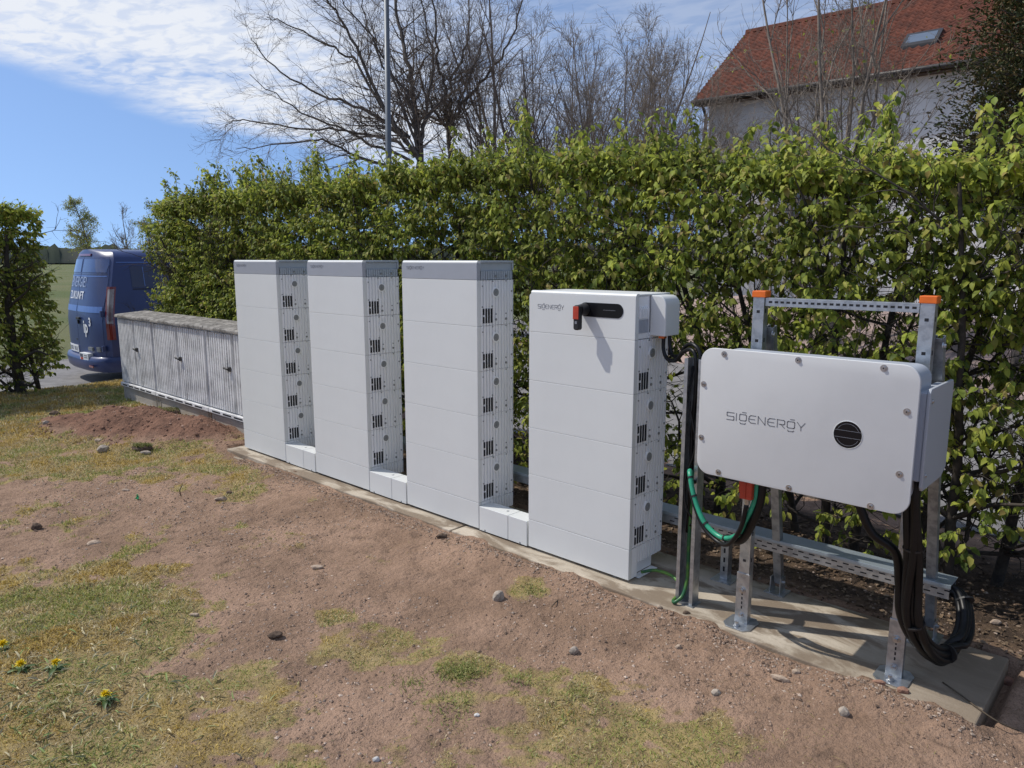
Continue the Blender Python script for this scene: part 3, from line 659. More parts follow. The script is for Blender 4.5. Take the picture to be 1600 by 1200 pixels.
tr = thing('cable_tray', 'horizontal perforated cable tray with flat lid running behind the towers', 'cable tray', (2.8, .40, 0))
yt0, yt1, zt0, zt1 = .365, .475, .232, .292
MB().box(-.05, 5.405, yt0, yt0+.003, zt0, zt1).box(-.05, 5.405, yt1-.003, yt1, zt0, zt1).box(-.05, 5.405, yt0+.003, yt1-.003, zt0, zt0+.003).build('tray_body', 'galv', tr)
MB().box(-.05, 5.41, yt0-.006, yt1+.006, zt1+.001, zt1+.005).box(-.05, 5.41, yt0-.006, yt0-.003, zt1-.012, zt1+.001).build('tray_lid', 'tray_lid', tr, 0.001)
sA = MB().box(4.06, 4.086, yt0-.0006, yt0, zt0+.014, zt0+.020).build('slot', 'slot', tr)
for k in range(1, 52):
    dup(sA, tr, loc=(.052*(k//2), 0, .020*(k % 2)) if k % 2 == 0 else (.052*(k//2)+.026, 0, .020))
for lx in (.95, 2.06, 3.15, 4.382, 5.268):
    mb = MB(); cprofile(mb, lx, .372, .006, zt0-.001, .042, .045, .003); l = mb.build('leg', 'galv', tr, 0.0008)
    MB().box(lx-.055, lx+.055, .335, .455, 0, .006).build('foot_plate', 'galv', l)
    for zz in (.05, .10, .15, .195): MB().box(lx-.005, lx+.005, .3714, .372, zz, zz+.026).build('slot', 'slot', l)

# ------------------------------------------------------------------ cables
def spline(pts, n=8):
    P = [Vector(p) for p in pts]; P = [P[0]*2-P[1]]+P+[P[-1]*2-P[-2]]; o = []
    for i in range(1, len(P)-2):
        for k in range(n):
            t = k/n; a, b, c_, d = P[i-1:i+3]
            o.append(.5*((2*b)+(c_-a)*t+(2*a-5*b+4*c_-d)*t*t+(3*b-a-3*c_+d)*t**3))
    o.append(P[-2]); return o
def cable(name, label, pts, r, m, cat='cable', parts=None, n=10, group=None):
    P = spline(pts); t = thing(name, label, cat, tuple(P[-1]), 0, group)
    MB().tube(P, r, n).build('sheath', m, t, smooth=True)
    return t, P
def ties(t, P, ks, r):
    for k in ks:
        k = min(k, len(P)-2); d = (P[k+1]-P[k]).normalized()
        MB().tube([P[k]-d*.004, P[k]+d*.004], r, 12).build('cable_tie', 'blackm', t)
A = lambda px_, py_, Y_: aty(px_, py_, Y_)
# thick bundle from the inverter's side box down past the right post and up into the tray end
main = [(5.358, -.12, .90), (5.358, -.125, .80), (5.360, -.115, .70), (5.366, -.095, .56), (5.368, -.08, .42), (5.378, -.07, .30), (5.412, -.02, .19), (5.452, .08, .118), (5.480, .20, .115), (5.488, .30, .155), (5.470, .375, .215), (5.435, .415, .255), (5.39, .42, .262)]
tB = thing('cable_bundle', 'thick black cable bundle looping from the inverter down to the tray end', 'cable bundle', (5.40, 0.1, .08))
Pm = spline(main, 10)
for j, (du, dv, rr) in enumerate(((0, 0, .020), (.020, .010, .016), (-.018, .012, .016), (.004, .024, .015), (.002, -.022, .014))):
    Q = []
    for i, p in enumerate(Pm):
        d = (Pm[min(i+1, len(Pm)-1)]-Pm[max(i-1, 0)]).normalized(); u = d.cross(Vector((.3, .9, .2))).normalized(); v = d.cross(u)
        a = .5*math.sin(i*.09+j); Q.append(p+u*(du*math.cos(a)-dv*math.sin(a))+v*(du*math.sin(a)+dv*math.cos(a)))
    MB().tube(Q, rr, 10).build('cable', 'cable', tB, smooth=True)
ties(tB, Pm, (28, 52, 74, 104), .0385)
Q = [p for p in Pm[55:95]]; Q = [p+Vector((0, 0, -.02-.025*math.sin(math.pi*i/39))) for i, p in enumerate(Q)]
MB().tube(Q, .0055, 6).build('cable', 'cable', tB, smooth=True, label='thin loose cable')
cable('power_cable', 'single black cable sweeping from under the inverter to the right post', [(5.16, -.16, .79), (5.18, -.15, .72), (5.225, -.13, .62), (5.30, -.085, .55), (5.318, -.06, .42), (5.330, -.055, .30), (5.372, -.03, .20), (5.42, .05, .125)], .017, 'cable')
tg, Pg = cable('green_cable', 'bright green cable sagging below the inverter with black ties', [(4.385, .03, .60), (4.383, -.02, .672), (4.405, -.06, .665), (4.44, -.08, .58), (4.505, -.10, .48), (4.60, -.12, .435), (4.69, -.15, .475), (4.735, -.17, .56), (4.775, -.18, .66), (4.78, -.18, .78)], .0115, 'green_c')
ties(tg, Pg, (17, 24, 33, 42, 50), .014)
cable('power_cable', 'black cable sagging alongside the bright green cable below the inverter', [(4.40, .0, .62), (4.405, -.06, .63), (4.445, -.085, .545), (4.51, -.105, .452), (4.60, -.13, .412), (4.67, -.17, .44), (4.725, -.19, .53), (4.748, -.195, .642)], .010, 'cable')
cable('power_cable', 'stout black cable under the inverter behind the red connector', [(4.62, -.10, .43), (4.70, -.13, .45), (4.76, -.16, .55), (4.795, -.17, .66), (4.80, -.17, .78)], .018, 'cable')
cable('earth_cable', 'dark green cable running down the upright channel and back to the short tower', [(4.385, .025, .62), (4.372, .03, .50), (4.365, .025, .32), (4.368, .02, .14), (4.366, -.01, .05), (4.345, -.045, .016), (4.325, -.03, .012), (4.318, .03, .02), (4.30, .08, .045), (4.22, .12, .060), (4.12, .13, .055), (4.05, .11, .03)], .0085, 'gdark')
cable('power_cable', 'black cable looping from the tower wiring box to the upright channel', [(4.10, .17, 1.275), (4.103, .165, 1.21), (4.135, .15, 1.165), (4.20, .12, 1.165), (4.265, .08, 1.215), (4.325, .045, 1.235), (4.358, .03, 1.20), (4.366, .03, 1.05), (4.352, .035, .85), (4.36, .03, .6), (4.35, .035, .35)], .0095, 'cable')
cable('power_cable', 'second black cable looping just above the first into the channel', [(4.115, .20, 1.275), (4.122, .195, 1.22), (4.155, .17, 1.18), (4.215, .13, 1.19), (4.275, .085, 1.245), (4.335, .05, 1.258), (4.380, .035, 1.21), (4.388, .03, 1.05), (4.375, .04, .85), (4.388, .035, .6), (4.378, .04, .4)], .0095, 'cable')
cable('power_cable', 'thin black cable hanging loose in the upright channel', [(4.34, .045, 1.16), (4.345, .01, 1.0), (4.392, .0, .8), (4.35, -.005, .62), (4.362, -.012, .50), (4.395, .0, .43), (4.36, .03, .38)], .005, 'cable')

# ------------------------------------------------------------------ concrete utility cabinets
CY = .25; cabs = [(-3.535, -2.495, 'leftmost streaked concrete cabinet, at the end nearest the van'), (-2.49, -1.185, 'middle streaked concrete cabinet of the three'), (-1.18, .12, 'streaked concrete cabinet half hidden behind the first battery tower')]
for ci, (a, b, lab) in enumerate(cabs):
    t = thing('utility_cabinet', lab, 'utility cabinet', ((a+b)/2, CY, -.1), 0, 'concrete utility cabinets in a row')
    mid = a+(b-a)*(.49 if ci < 2 else .435)
    MB().box(a+.004, b-.004, CY+.022, CY+.33, .178, .955).build('body', 'cab', t)
    for (p, q, lft) in ((a+.026, mid-.022, 1), (mid+.022, b-.026, 0)):
        n = max(4, int((q-p)/.045)); pit = (q-p)/n; P = []
        for k in range(n):
            u = p+k*pit; P += [(u, CY), (u+pit*.50, CY), (u+pit*.58, CY+.018), (u+pit*.94, CY+.018)]
        P += [(q, CY), (q, CY+.0215), (p, CY+.0215)]
        d = MB().prism(P, 'z', .19, .945).build('door', 'cab', t)
        if (lft and ci == 2) or (not lft and ci < 2):
            hx = p+.05 if not lft else q-.05
            h = MB().box(hx-.016, hx+.016, CY-.022, CY+.0, .59, .635).build('handle', 'hgrey', d, 0.004)
            MB().tube([(hx, CY-.03, .612), (hx-.075 if ci else hx-.05, CY-.032, .622)], .010, 8).build('lever', 'hgrey', h)
    MB().box(a+.001, a+.019, CY+.010, CY+.021, .183, .952).build('frame_post', 'cab', t); MB().box(b-.019, b-.001, CY+.010, CY+.021, .183, .952).build('frame_post', 'cab', t)
    MB().prism([(CY-.026, .962), (CY-.026, .986), (CY-.016, .998), (CY+.345, 1.025), (CY+.345, .962)], 'x', a+.002, b-.002).build('roof_slab', 'cabtop', t, 0.004)
    MB().box(a+.003, b-.003, CY-.018, CY+.33, .130, .172).build('sill', 'cab', t, .003)
    for k in range(5):
        u = a+.08+(b-a-.16)*k/5; MB().box(u, u+(b-a)*.13, CY-.0195, CY-.0182, .142, .158).build('vent_slot', 'slot', t)
    MB().box(a+.003, b-.003, CY+.012, CY+.33, -.16, .128).build('plinth', 'plinth', t, .003)
    MB().box(a+.05, b-.05, CY+.006, CY+.0115, .094, .108).box(a+.05, b-.05, CY+.006, CY+.0115, -.032, -.018).box(a+.05, a+.062, CY+.006, CY+.0115, -.0175, .0935).box(b-.062, b-.05, CY+.006, CY+.0115, -.0175, .0935).build('plinth_frame', 'plinth', t)

# ------------------------------------------------------------------ foliage helpers
def leaves(P, Dr, Up, S, tint, wide=0.54, bend=0.24):
    """n leaves: base P, direction Dr, blade normal Up, length S -> verts, quads, colours (8 verts, 6 faces as quads/tri-quads)"""
    n = len(P); Dr = Dr/np.linalg.norm(Dr, axis=1, keepdims=True)
    Si = np.cross(Dr, Up); Si /= np.maximum(np.linalg.norm(Si, axis=1, keepdims=True), 1e-6); Nn = np.cross(Si, Dr)
    S = S[:, None]; w_ = wide*S*.5
    m1 = P+Dr*S*.33; m2 = P+Dr*S*.70-Nn*S*bend*.35; tp = P+Dr*S-Nn*S*bend
    fold = Nn*S*.09
    l1 = m1-Si*w_+fold; r1 = m1+Si*w_+fold; l2 = m2-Si*w_*.78+fold; r2 = m2+Si*w_*.78+fold
    V = np.stack([P, m1, m2, tp, l1, r1, l2, r2], 1)
    q = np.array([[0, 5, 1, 1], [0, 1, 4, 4], [1, 5, 7, 2], [4, 1, 2, 6], [2, 7, 3, 3], [6, 2, 3, 3]])
    tri = np.array([[0, 5, 1], [0, 1, 4], [1, 5, 7], [1, 7, 2], [4, 1, 2], [4, 2, 6], [2, 7, 3], [6, 2, 3]])
    Fc = (np.arange(n)[:, None, None]*8+tri[None]).reshape(-1, 3)
    C_ = np.repeat(tint[:, None, :], 8, 1)
    return V.reshape(-1, 3), Fc, C_.reshape(-1, 3)
LEAF_PAL = np.array([(0.385, 0.425, 0.070), (0.295, 0.345, 0.056), (0.190, 0.245, 0.045), (0.110, 0.155, 0.034), (0.420, 0.405, 0.100), (0.300, 0.240, 0.080)])
def leaf_tint(n, wts, fresh=None):
    k = rng.choice(len(LEAF_PAL), n, p=wts); c = LEAF_PAL[k]*(0.82+0.36*rng.random((n, 1)))
    return c
def tubes_np(segs, n=4):
    """segs: list of (pts, radii) polylines -> verts, quads (vectorised per length)"""
    Vs = []; Fs = []; base = 0
    by = {}
    for p, r in segs: by.setdefault(len(p), []).append((p, r))
    for m, L in by.items():
        P = np.array([p for p, _ in L], float); Rr = np.array([r for _, r in L], float)
        T = np.empty_like(P); T[:, 1:-1] = P[:, 2:]-P[:, :-2]; T[:, 0] = P[:, 1]-P[:, 0]; T[:, -1] = P[:, -1]-P[:, -2]
        T /= np.maximum(np.linalg.norm(T, axis=2, keepdims=True), 1e-9)
        ref = np.where(np.abs(T[:, :1, 2:3]) > .9, np.array([1., 0, 0]), np.array([0, 0, 1.])); ref = np.broadcast_to(ref, T.shape)
        U = np.cross(T, ref); U /= np.maximum(np.linalg.norm(U, axis=2, keepdims=True), 1e-9); Wv = np.cross(T, U)
        a = np.arange(n)*2*np.pi/n
        V = P[:, :, None]+(U[:, :, None]*np.cos(a)[:, None]+Wv[:, :, None]*np.sin(a)[:, None])*Rr[:, :, None, None]
        k = len(L); V = V.reshape(-1, 3)
        i = np.arange(m-1)[:, None]; j = np.arange(n)[None]
        f = np.stack([i*n+j, i*n+(j+1) % n, (i+1)*n+(j+1) % n, (i+1)*n+j], -1).reshape(-1, 4)
        Fc = (np.arange(k)[:, None, None]*(m*n)+f[None]).reshape(-1, 4)+base
        Vs.append(V); Fs.append(Fc); base += len(V)
    return np.concatenate(Vs), np.concatenate(Fs)
def grow(p, d, L, r, nseg, wob, up=0.0, taper=.55):
    pts = [np.array(p, float)]; rad = [r]; d = np.array(d, float)
    for i in range(nseg):
        d = d+rng.normal(0, wob, 3)+np.array((0, 0, up)); d /= np.linalg.norm(d)
        pts.append(pts[-1]+d*L/nseg); rad.append(r*(1-(1-taper)*(i+1)/nseg))
    return np.array(pts), np.array(rad)
def side_dir(d, ang):
    d = np.array(d)/np.linalg.norm(d); v = rng.normal(0, 1, 3); v -= d*v.dot(d); v /= np.linalg.norm(v)
    return d*math.cos(ang)+v*math.sin(ang)

def hedge(name, label, x0, x1, y0, y1, ztop, nspray, trunks, along='x', dens=None, nleafpart=0, wts=(.26, .28, .2, .1, .1, .06), group=None, lsize=.047, zlow=.06, gaps=.45, shoots=0):
    t = thing(name, label, 'hedge', ((x0+x1)/2, (y0+y1)/2, -.08), 0, group)
    segsT = []; segsB = []; segsW = []
    for (tx, ty, r0) in trunks:
        p, r = grow((tx, ty, -.12), (rng.normal(0, .05), rng.normal(0, .05), 1), ztop*.93, r0, 9, .055, .05, .30)
        segs = [(p, r)]
        V, Fc = tubes_np(segs, 7); tk = np_mesh('trunk', V, Fc, 'stem', t)
        for k in range(16):
            f = rng.uniform(.10, .97); i = int(f*8.99); q = p[i]; a = rng.uniform(0, 2*math.pi)
            d = np.array((math.cos(a)*1.2, math.sin(a)*.8, rng.uniform(.1, .9)))
            bp, br = grow(q, d, rng.uniform(.35, .85), r[i]*.42+.002, 5, .20, .08, .35); segsB.append((bp, br))
            for m in range(6):
                j = rng.integers(1, 6); sp, sr = grow(bp[j], side_dir(bp[j]-bp[j-1], rng.uniform(.5, 1.1)), rng.uniform(.15, .42), .0042, 4, .28, .05, .35); segsW.append((sp, sr))
                for _ in range(2):
                    j2 = rng.integers(1, 5); sp2, sr2 = grow(sp[j2], side_dir(sp[j2]-sp[j2-1], rng.uniform(.4, 1.1)), rng.uniform(.08, .22), .0024, 3, .3, .03, .4); segsW.append((sp2, sr2))
    V, Fc = tubes_np(segsB, 5); b = np_mesh('branches', V, Fc, 'stem', t, kind='stuff')
    # sprays of leaves through the crown, thick at its clipped face and top
    n = nspray*8
    X_ = rng.uniform(x0, x1, n); Z_ = zlow+(ztop-zlow)*rng.random(n)**.85
    q = rng.random(n)
    dep = (rng.random(n)**1.9)            # depth from the face
    side = rng.random(n)
    Y_ = np.where(side < .76, y0+dep*(y1-y0), y1-dep*(y1-y0)*.7)
    X2 = X_.copy()
    if along == 'y':   # the clipped end facing +x
        L = rng.random(n) < .45; X2 = np.where(L, x1-dep*(x1-x0), X_); Y_ = np.where(L, rng.uniform(y0, y1, n), Y_)
    top = rng.random(n) < .16; Z_ = np.where(top, ztop-.10*rng.random(n)**2, Z_); Y_ = np.where(top, rng.uniform(y0, y1, n), Y_)
    bulge = .20*(fbm(X2*1.3, Z_*1.6, 2.0, 3)-.5)
    Y_ = Y_+bulge*(1-2*(Y_ > (y0+y1)/2)); Z_ = Z_+.16*(fbm(X2*1.5+7, Y_*2, 9.0, 3)-.5)*sst(Z_, .5*ztop, ztop)
    if along == 'x': Z_ = Z_-.23*sst(X2, 2.8, 5.0)*sst(Z_, .8, 2.0)
    den = fbm(X2*3.1, Y_*3.1+4, Z_*3.6, 3)
    keep = den > gaps-.06*rng.random(n)
    if dens is not None: keep &= rng.random(n) < dens(X2, Y_, Z_)
    keep &= rng.random(n) < sst(Z_, zlow-.05, zlow+.35)*.45+.55
    if along == 'y': Y_ = Y_-.04*np.clip((Z_-1.2)/1.2, 0, 1)
    ii = np.nonzero(keep)[0][:nspray]; B = np.stack([X2, Y_, Z_], 1)[ii]
    # upright shoots standing out of the clipped top
    sx_ = rng.uniform(x0+.1, x1-.1, shoots); sy_ = rng.uniform(y0+.05, y1-.05, shoots); sh_ = .10+.34*rng.random(shoots)**2
    if along == 'y': sy_ = sy_-.16
    for a_, b_, h_ in zip(sx_, sy_, sh_):
        zb = ztop-.15-(.23*float(sst(a_, 2.8, 5.0)) if along == 'x' else 0)+.16*(float(fbm(a_*1.5+7, b_*2, 9.0, 3))-.5); m_ = int(4+h_*14)
        dx_, dy_ = rng.normal(0, .06, 2); f_ = np.linspace(.1, 1, m_)
        B = np.concatenate([B, np.stack([a_+dx_*f_, b_+dy_*f_, zb+.12+h_*f_], 1)]); segsW.append((np.array([(a_, b_, zb), (a_+dx_*.5, b_+dy_*.5, zb+.1+h_*.5), (a_+dx_, b_+dy_, zb+.14+h_)]), np.array((.004, .003, .002))))
    n = len(B)
    out = np.stack([rng.normal(0, .55, n), np.where(B[:, 1] < (y0+y1)/2, -.8, .7)+rng.normal(0, .4, n), rng.normal(.25, .45, n)], 1)
    tops = B[:, 2] > ztop-.16-(.23*sst(B[:, 0], 2.8, 5.0) if along == 'x' else 0); out[tops, 2] += .8
    if along == 'y': out[:, 0] += np.where(B[:, 0] > (x0+x1)/2, .7, -.3)
    out /= np.linalg.norm(out, axis=1, keepdims=True)
    Ls = rng.uniform(.07, .17, n); nl = 8
    P = []; Dv = []; Sz = []
    for k in range(nl):
        f = (k+.6)/nl; sgn = 1 if k % 2 else -1
        lat = np.cross(out, np.array([0, 0, 1.])); lat /= np.maximum(np.linalg.norm(lat, axis=1, keepdims=True), 1e-6)
        P.append(B+out*(Ls*f)[:, None]-np.array([0, 0, 1.])*(.10*Ls*f*f)[:, None]+rng.normal(0, .006, (n, 3)))
        d = out*.50+lat*sgn*.62+np.array([0, 0, -.95])+rng.normal(0, .26, (n, 3))
        if k == nl-1: d = out+np.array([0, 0, -.35])+rng.normal(0, .2, (n, 3))
        Dv.append(d); Sz.append(lsize*rng.uniform(.55, 1.42, n)*(1-.18*abs(f-.5)))
    for i in range(n): segsW.append((np.stack([B[i]-out[i]*.05, B[i]+out[i]*Ls[i]*.5, B[i]+out[i]*Ls[i]*.98-np.array((0, 0, .1*Ls[i]))]), np.array((.0022, .0018, .0012))))
    P = np.concatenate(P); Dv = np.concatenate(Dv); Sz = np.concatenate(Sz)
    Up = rng.normal(0, .34, (len(P), 3))+np.array([-.15, -.45, 0.9])
    tone = np.tile(fbm(B[:, 0]*3, B[:, 2]*3, B[:, 1]*3, 2), nl)[:, None]
    tint = leaf_tint(len(P), wts)*(0.50+1.0*tone)
    V, Fc = tubes_np(segsW, 3); np_mesh('twigs', V, Fc, 'stem', t, kind='stuff')
    if nleafpart:      # the leaves that show largest, each a part of its own
        dist = np.linalg.norm(P-np.array(CAM), axis=1)+np.where(P[:, 1] > y0+.25, 4, 0); near = np.argsort(dist)[:nleafpart]
        rest = np.ones(len(P), bool); rest[near] = False
        me0 = None
        Vn, Fn, Cn = leaves(P[near], Dv[near], Up[near], Sz[near], tint[near])
        for i in range(len(near)):
            np_mesh('leaf', Vn[i*8:(i+1)*8], Fn[:8], 'leaf', t, attr=Cn[i*8:(i+1)*8])
        P, Dv, Up, Sz, tint = P[rest], Dv[rest], Up[rest], Sz[rest], tint[rest]
    V, Fc, C_ = leaves(P, Dv, Up, Sz, tint); np_mesh('foliage', V, Fc, 'leaf', t, attr=C_, kind='stuff')
    return t
trk = []
xx = -4.0
while xx < 7.6: trk.append((xx+rng.normal(0, .07), 1.32+rng.normal(0, .08), rng.uniform(.024, .040))); xx += .52
trk += [(5.24, 1.16, .030), (5.02, 1.45, .028), (4.55, 1.30, .030)]
hedge('hornbeam_hedge', 'long clipped green hedge running behind the row of white towers', -4.18, 7.7, .93, 1.72, 2.30, 20500, trk,
      dens=lambda x, y, z: .44+.56*(1-sst(x, 1.5, 4.4))+.50*sst(z, 1.30, 1.75), nleafpart=300, shoots=210)
hedge('hornbeam_hedge', 'short thin hedge with dark trunks at the roadside, left of the van', -5.75, -4.85, -4.2, -.06, 2.24, 5600,
      [(-5.02, -.48, .070), (-5.2, -.22, .032), (-5.35, -.75, .05), (-5.2, -1.4, .05), (-5.3, -2.2, .05), (-5.3, -3.0, .05)], along='y', wts=(.20, .28, .24, .12, .10, .06), zlow=.05, lsize=.056, gaps=.38, shoots=14,
      dens=lambda x, y, z: .95+0*x)

# ------------------------------------------------------------------ bare trees
def bare_tree(name, label, base, H, stems, r0, spread, levels=(9, 8, 6), m='bark_far', group=None, twig=.006, upb=.02, leafy=None, len1=.62, low=.2):
    t = thing(name, label, 'tree', tuple(base), 0, group); big = []; small = []
    tips = []
    for s in range(stems):
        a = rng.uniform(0, 2*math.pi); lean = spread*rng.uniform(.15, .9) if stems > 1 else .03
        d = (math.cos(a)*lean, math.sin(a)*lean, 1)
        p, r = grow(np.array(base)+np.array((math.cos(a), math.sin(a), 0))*r0*(1.2 if stems > 1 else 0)-np.array((0, 0, .2)), d, H*rng.uniform(.8, 1.0), r0*rng.uniform(.65, 1.0), 12, .05, .015, .12); big.append((p, r))
        for k in range(levels[0]):
            f = rng.uniform(low, .97); i = min(int(f*12), 11); ang = rng.uniform(.5, 1.0)*(1.15-.35*f)*(spread*1.1+.35)
            L1 = H*len1*(1.08-f)*rng.uniform(.6, 1.1)+.4
            p1, r1 = grow(p[i], side_dir(p[i+1]-p[i], ang), L1, r[i]*.50+.003, 8, .10, upb, .25); big.append((p1, r1))
            for k2 in range(levels[1]):
                j = rng.integers(1, 8); L2 = L1*rng.uniform(.25, .5)*(1.15-j/10)+.15
                p2, r2 = grow(p1[j], side_dir(p1[j+1 if j < 8 else j]-p1[j-1], rng.uniform(.4, .95)), L2, max(r1[j]*.5, twig), 5, .14, upb, .35); small.append((p2, r2))
                for k3 in range(levels[2]):
                    j3 = rng.integers(1, 6); L3 = L2*rng.uniform(.25, .6)+.06
                    p3, r3 = grow(p2[j3], side_dir(p2[j3]-p2[j3-1], rng.uniform(.35, .9)), L3, twig*.75, 3, .2, upb, .5); small.append((p3, r3)); tips.append(p3)
                    if rng.random() < .6:
                        p4, r4 = grow(p3[2], side_dir(p3[2]-p3[1], rng.uniform(.4, .9)), L3*.6, twig*.5, 2, .2, upb, .6); small.append((p4, r4)); tips.append(p4)
    V, Fc = tubes_np(big, 6); np_mesh('trunk', V, Fc, m, t)
    V, Fc = tubes_np(small, 3); np_mesh('branches', V, Fc, m, t, kind='stuff')
    if leafy:
        cnt, size, wts, droop = leafy
        tp = [tips[i] for i in rng.integers(0, len(tips), cnt)]
        P = np.array([q[rng.integers(0, len(q))] for q in tp])+rng.normal(0, size*.8, (cnt, 3))
        D_ = rng.normal(0, 1, (cnt, 3))+np.array((0, 0, -droop)); V, Fc, C_ = leaves(P, D_, rng.normal(0, 1, (cnt, 3))+np.array((0, 0, .6)), size*rng.uniform(.7, 1.3, cnt), leaf_tint(cnt, wts))
        np_mesh('foliage', V, Fc, 'leaf', t, attr=C_, kind='stuff')
    return t
def along(px_, dist, z=-.3):
    d = ray(px_, 405); d = Vector((d.x, d.y, 0)); p = CAM+d*dist; return (p.x, p.y, z)
def limbed_tree(name, label, base_px, dist, limbs, r0, m, twig):
    base = along(*base_px, dist) if False else along(base_px, dist); t = thing(name, label, 'tree', base, 0); big = []; small = []
    for pts, r in limbs:
        dz = rng.uniform(-1.6, 1.6); P = []
        for k_i, (a, b) in enumerate(pts):
            d = ray(a, b); dd = d.dot(fwd); P.append(CAM+d*((dist+dz*k_i/(len(pts)-1))/dd)*1.0)
        Q = np.array([tuple(v) for v in spline(P, 5)]); Q[1:-1] += rng.normal(0, .035, (len(Q)-2, 3)); n_ = len(Q); rad = r*.74*np.linspace(1, .18, n_); big.append((Q, rad))
        L0 = np.linalg.norm(np.diff(Q, axis=0), axis=1).sum()
        for k in range(int(L0*4.6)):
            f = rng.uniform(.12, 1.0); i_ = min(int(f*(n_-1)), n_-2); tg = Q[i_+1]-Q[i_]
            L1 = rng.uniform(.7, 2.3)*(1.2-.6*f); p1, r1 = grow(Q[i_], side_dir(tg, rng.uniform(.45, 1.0)), L1, max(rad[i_]*.45, twig*1.2), 8, .13, .02, .25); small.append((p1, r1))
            for k2 in range(int(4+L1*3)):
                j_ = rng.integers(1, 8); L2 = L1*rng.uniform(.22, .5)*(1.2-j_/10)+.1; p2, r2 = grow(p1[j_], side_dir(p1[j_+1]-p1[j_-1], rng.uniform(.4, 1.0)), L2, max(r1[j_]*.5, twig*.8), 4, .17, .03, .4); small.append((p2, r2))
                for k3 in range(3):
                    j3 = rng.integers(1, 5); p3, r3 = grow(p2[j3], side_dir(p2[j3]-p2[j3-1], rng.uniform(.4, 1.0)), L2*rng.uniform(.25, .6)+.05, twig*.55, 2, .22, .03, .5); small.append((p3, r3))
    V, Fc = tubes_np(big, 7); np_mesh('trunk', V, Fc, m, t); V, Fc = tubes_np(small, 3); np_mesh('branches', V, Fc, 'bark_far', t, kind='stuff'); return t
OAK = [([(655, 330), (656, 230), (648, 170), (640, 110), (626, 50), (614, -30), (600, -120)], .15),
       ([(655, 250), (640, 225), (611, 190), (572, 105), (534, 35), (507, -10), (470, -100)], .10),
       ([(650, 240), (607, 198), (557, 167), (487, 140), (417, 93), (394, 58)], .075),
       ([(648, 245), (607, 217), (526, 198), (456, 167), (390, 116)], .065),
       ([(646, 255), (596, 232), (541, 205), (468, 201), (379, 186), (352, 196)], .065),
       ([(640, 275), (549, 240), (507, 221), (437, 225), (368, 233)], .060),
       ([(640, 215), (596, 167), (557, 97), (514, 70), (448, 39), (417, 27)], .070),
       ([(652, 220), (642, 155), (600, 100), (575, 40), (560, -40)], .07),
       ([(656, 225), (668, 155), (677, 97), (664, 39), (655, -60)], .08),
       ([(652, 235), (625, 150), (590, 70), (540, 10), (500, -60)], .06),
       ([(656, 210), (690, 150), (735, 110), (760, 60), (772, -30)], .05)]
ASH = [([(699, 330), (700, 225), (698, 180), (692, 128), (683, 78), (677, 0), (672, -90)], .11),
       ([(700, 215), (703, 180), (706, 128), (728, 70), (733, 0), (738, -90)], .085),
       ([(699, 205), (728, 155), (766, 112), (793, 70), (817, 0), (835, -70)], .080),
       ([(698, 200), (665, 150), (652, 90), (646, 20), (640, -70)], .055),
       ([(700, 195), (718, 160), (752, 60), (756, -60)], .05)]
limbed_tree('oak_tree', 'big bare tree with wide spreading limbs behind the lamp post', 655, 21, OAK, .15, 'bark', .0052)
limbed_tree('bare_tree', 'bare forked tree right of the big spreading tree', 700, 22.5, ASH, .11, 'bark', .0052)
G_ = 'bare trees behind the hedge'
for px_, dist, H_, st, r_0, sp_, lab, mm in ((785, 24, 11, 3, .09, .30, 'slender bare tree just left of the thicket of grey trees', 'bark_far'),
        (850, 26, 11, 4, .08, .30, 'bare many stemmed tree left of centre in the grey thicket, above the tower logo', 'bark_far'),
        (915, 25, 10.5, 4, .07, .34, 'bare twiggy tree in the grey thicket, right above the black switch handle', 'bark_lite'),
        (985, 23, 9.8, 4, .07, .30, 'pale bare tree in the grey thicket nearest the house', 'bark_lite'),
        (885, 28, 11, 4, .07, .30, 'thin bare tree in the middle of the grey thicket', 'bark_far'), (1010, 27, 10, 4, .06, .32, 'hazy bare tree at the back of the grey thicket by the house', 'bark_lite'), (955, 29, 11, 4, .07, .30, 'tall thin bare tree right of the thicket centre', 'bark_far'),
        (1045, 22, 7.8, 5, .05, .34, 'low bare tree touching the left gable of the house', 'bark_lite')):
    bare_tree('bare_tree', lab, along(px_, dist), H_, st, r_0*1.15, sp_+.08, (10, 8, 6), mm, G_, twig=.0065, upb=.045)
bare_tree('bare_tree', 'multi stemmed bare tree in front of the red roof', along(1302, 10.5), 7.4, 9, .050, .24, (8, 7, 5), 'bark_lite', twig=.0042, upb=.05, len1=.42, leafy=(260, .055, (.4, .3, .1, 0, .2, 0), .8))
bare_tree('bare_tree', 'thin bare sapling in front of the left end of the red roof', along(1186, 11.5), 5.6, 2, .040, .18, (7, 6, 4), 'bark_lite', twig=.004, upb=.06, len1=.36)
bare_tree('bare_tree', 'thin bare sapling with tall shoots at the left gable', along(1118, 14), 4.3, 3, .022, .2, (6, 5, 3), 'bark_lite', twig=.004, upb=.07, len1=.42)
bare_tree('birch_tree', 'pale green birch standing beyond the blue van', along(150, 60, -.4), 8.1, 1, .13, .34, (22, 9, 5), 'bark_lite', twig=.012, upb=-.03, leafy=(4200, .10, (.4, .2, .0, .0, .35, .05), 1.4), len1=.40)
bare_tree('bare_tree', 'thin leafless tree beside the green birch beyond the van', along(203, 48, -.4), 6.3, 1, .08, .25, (12, 7, 4), 'bark_lite', twig=.012, upb=.06, len1=.42)
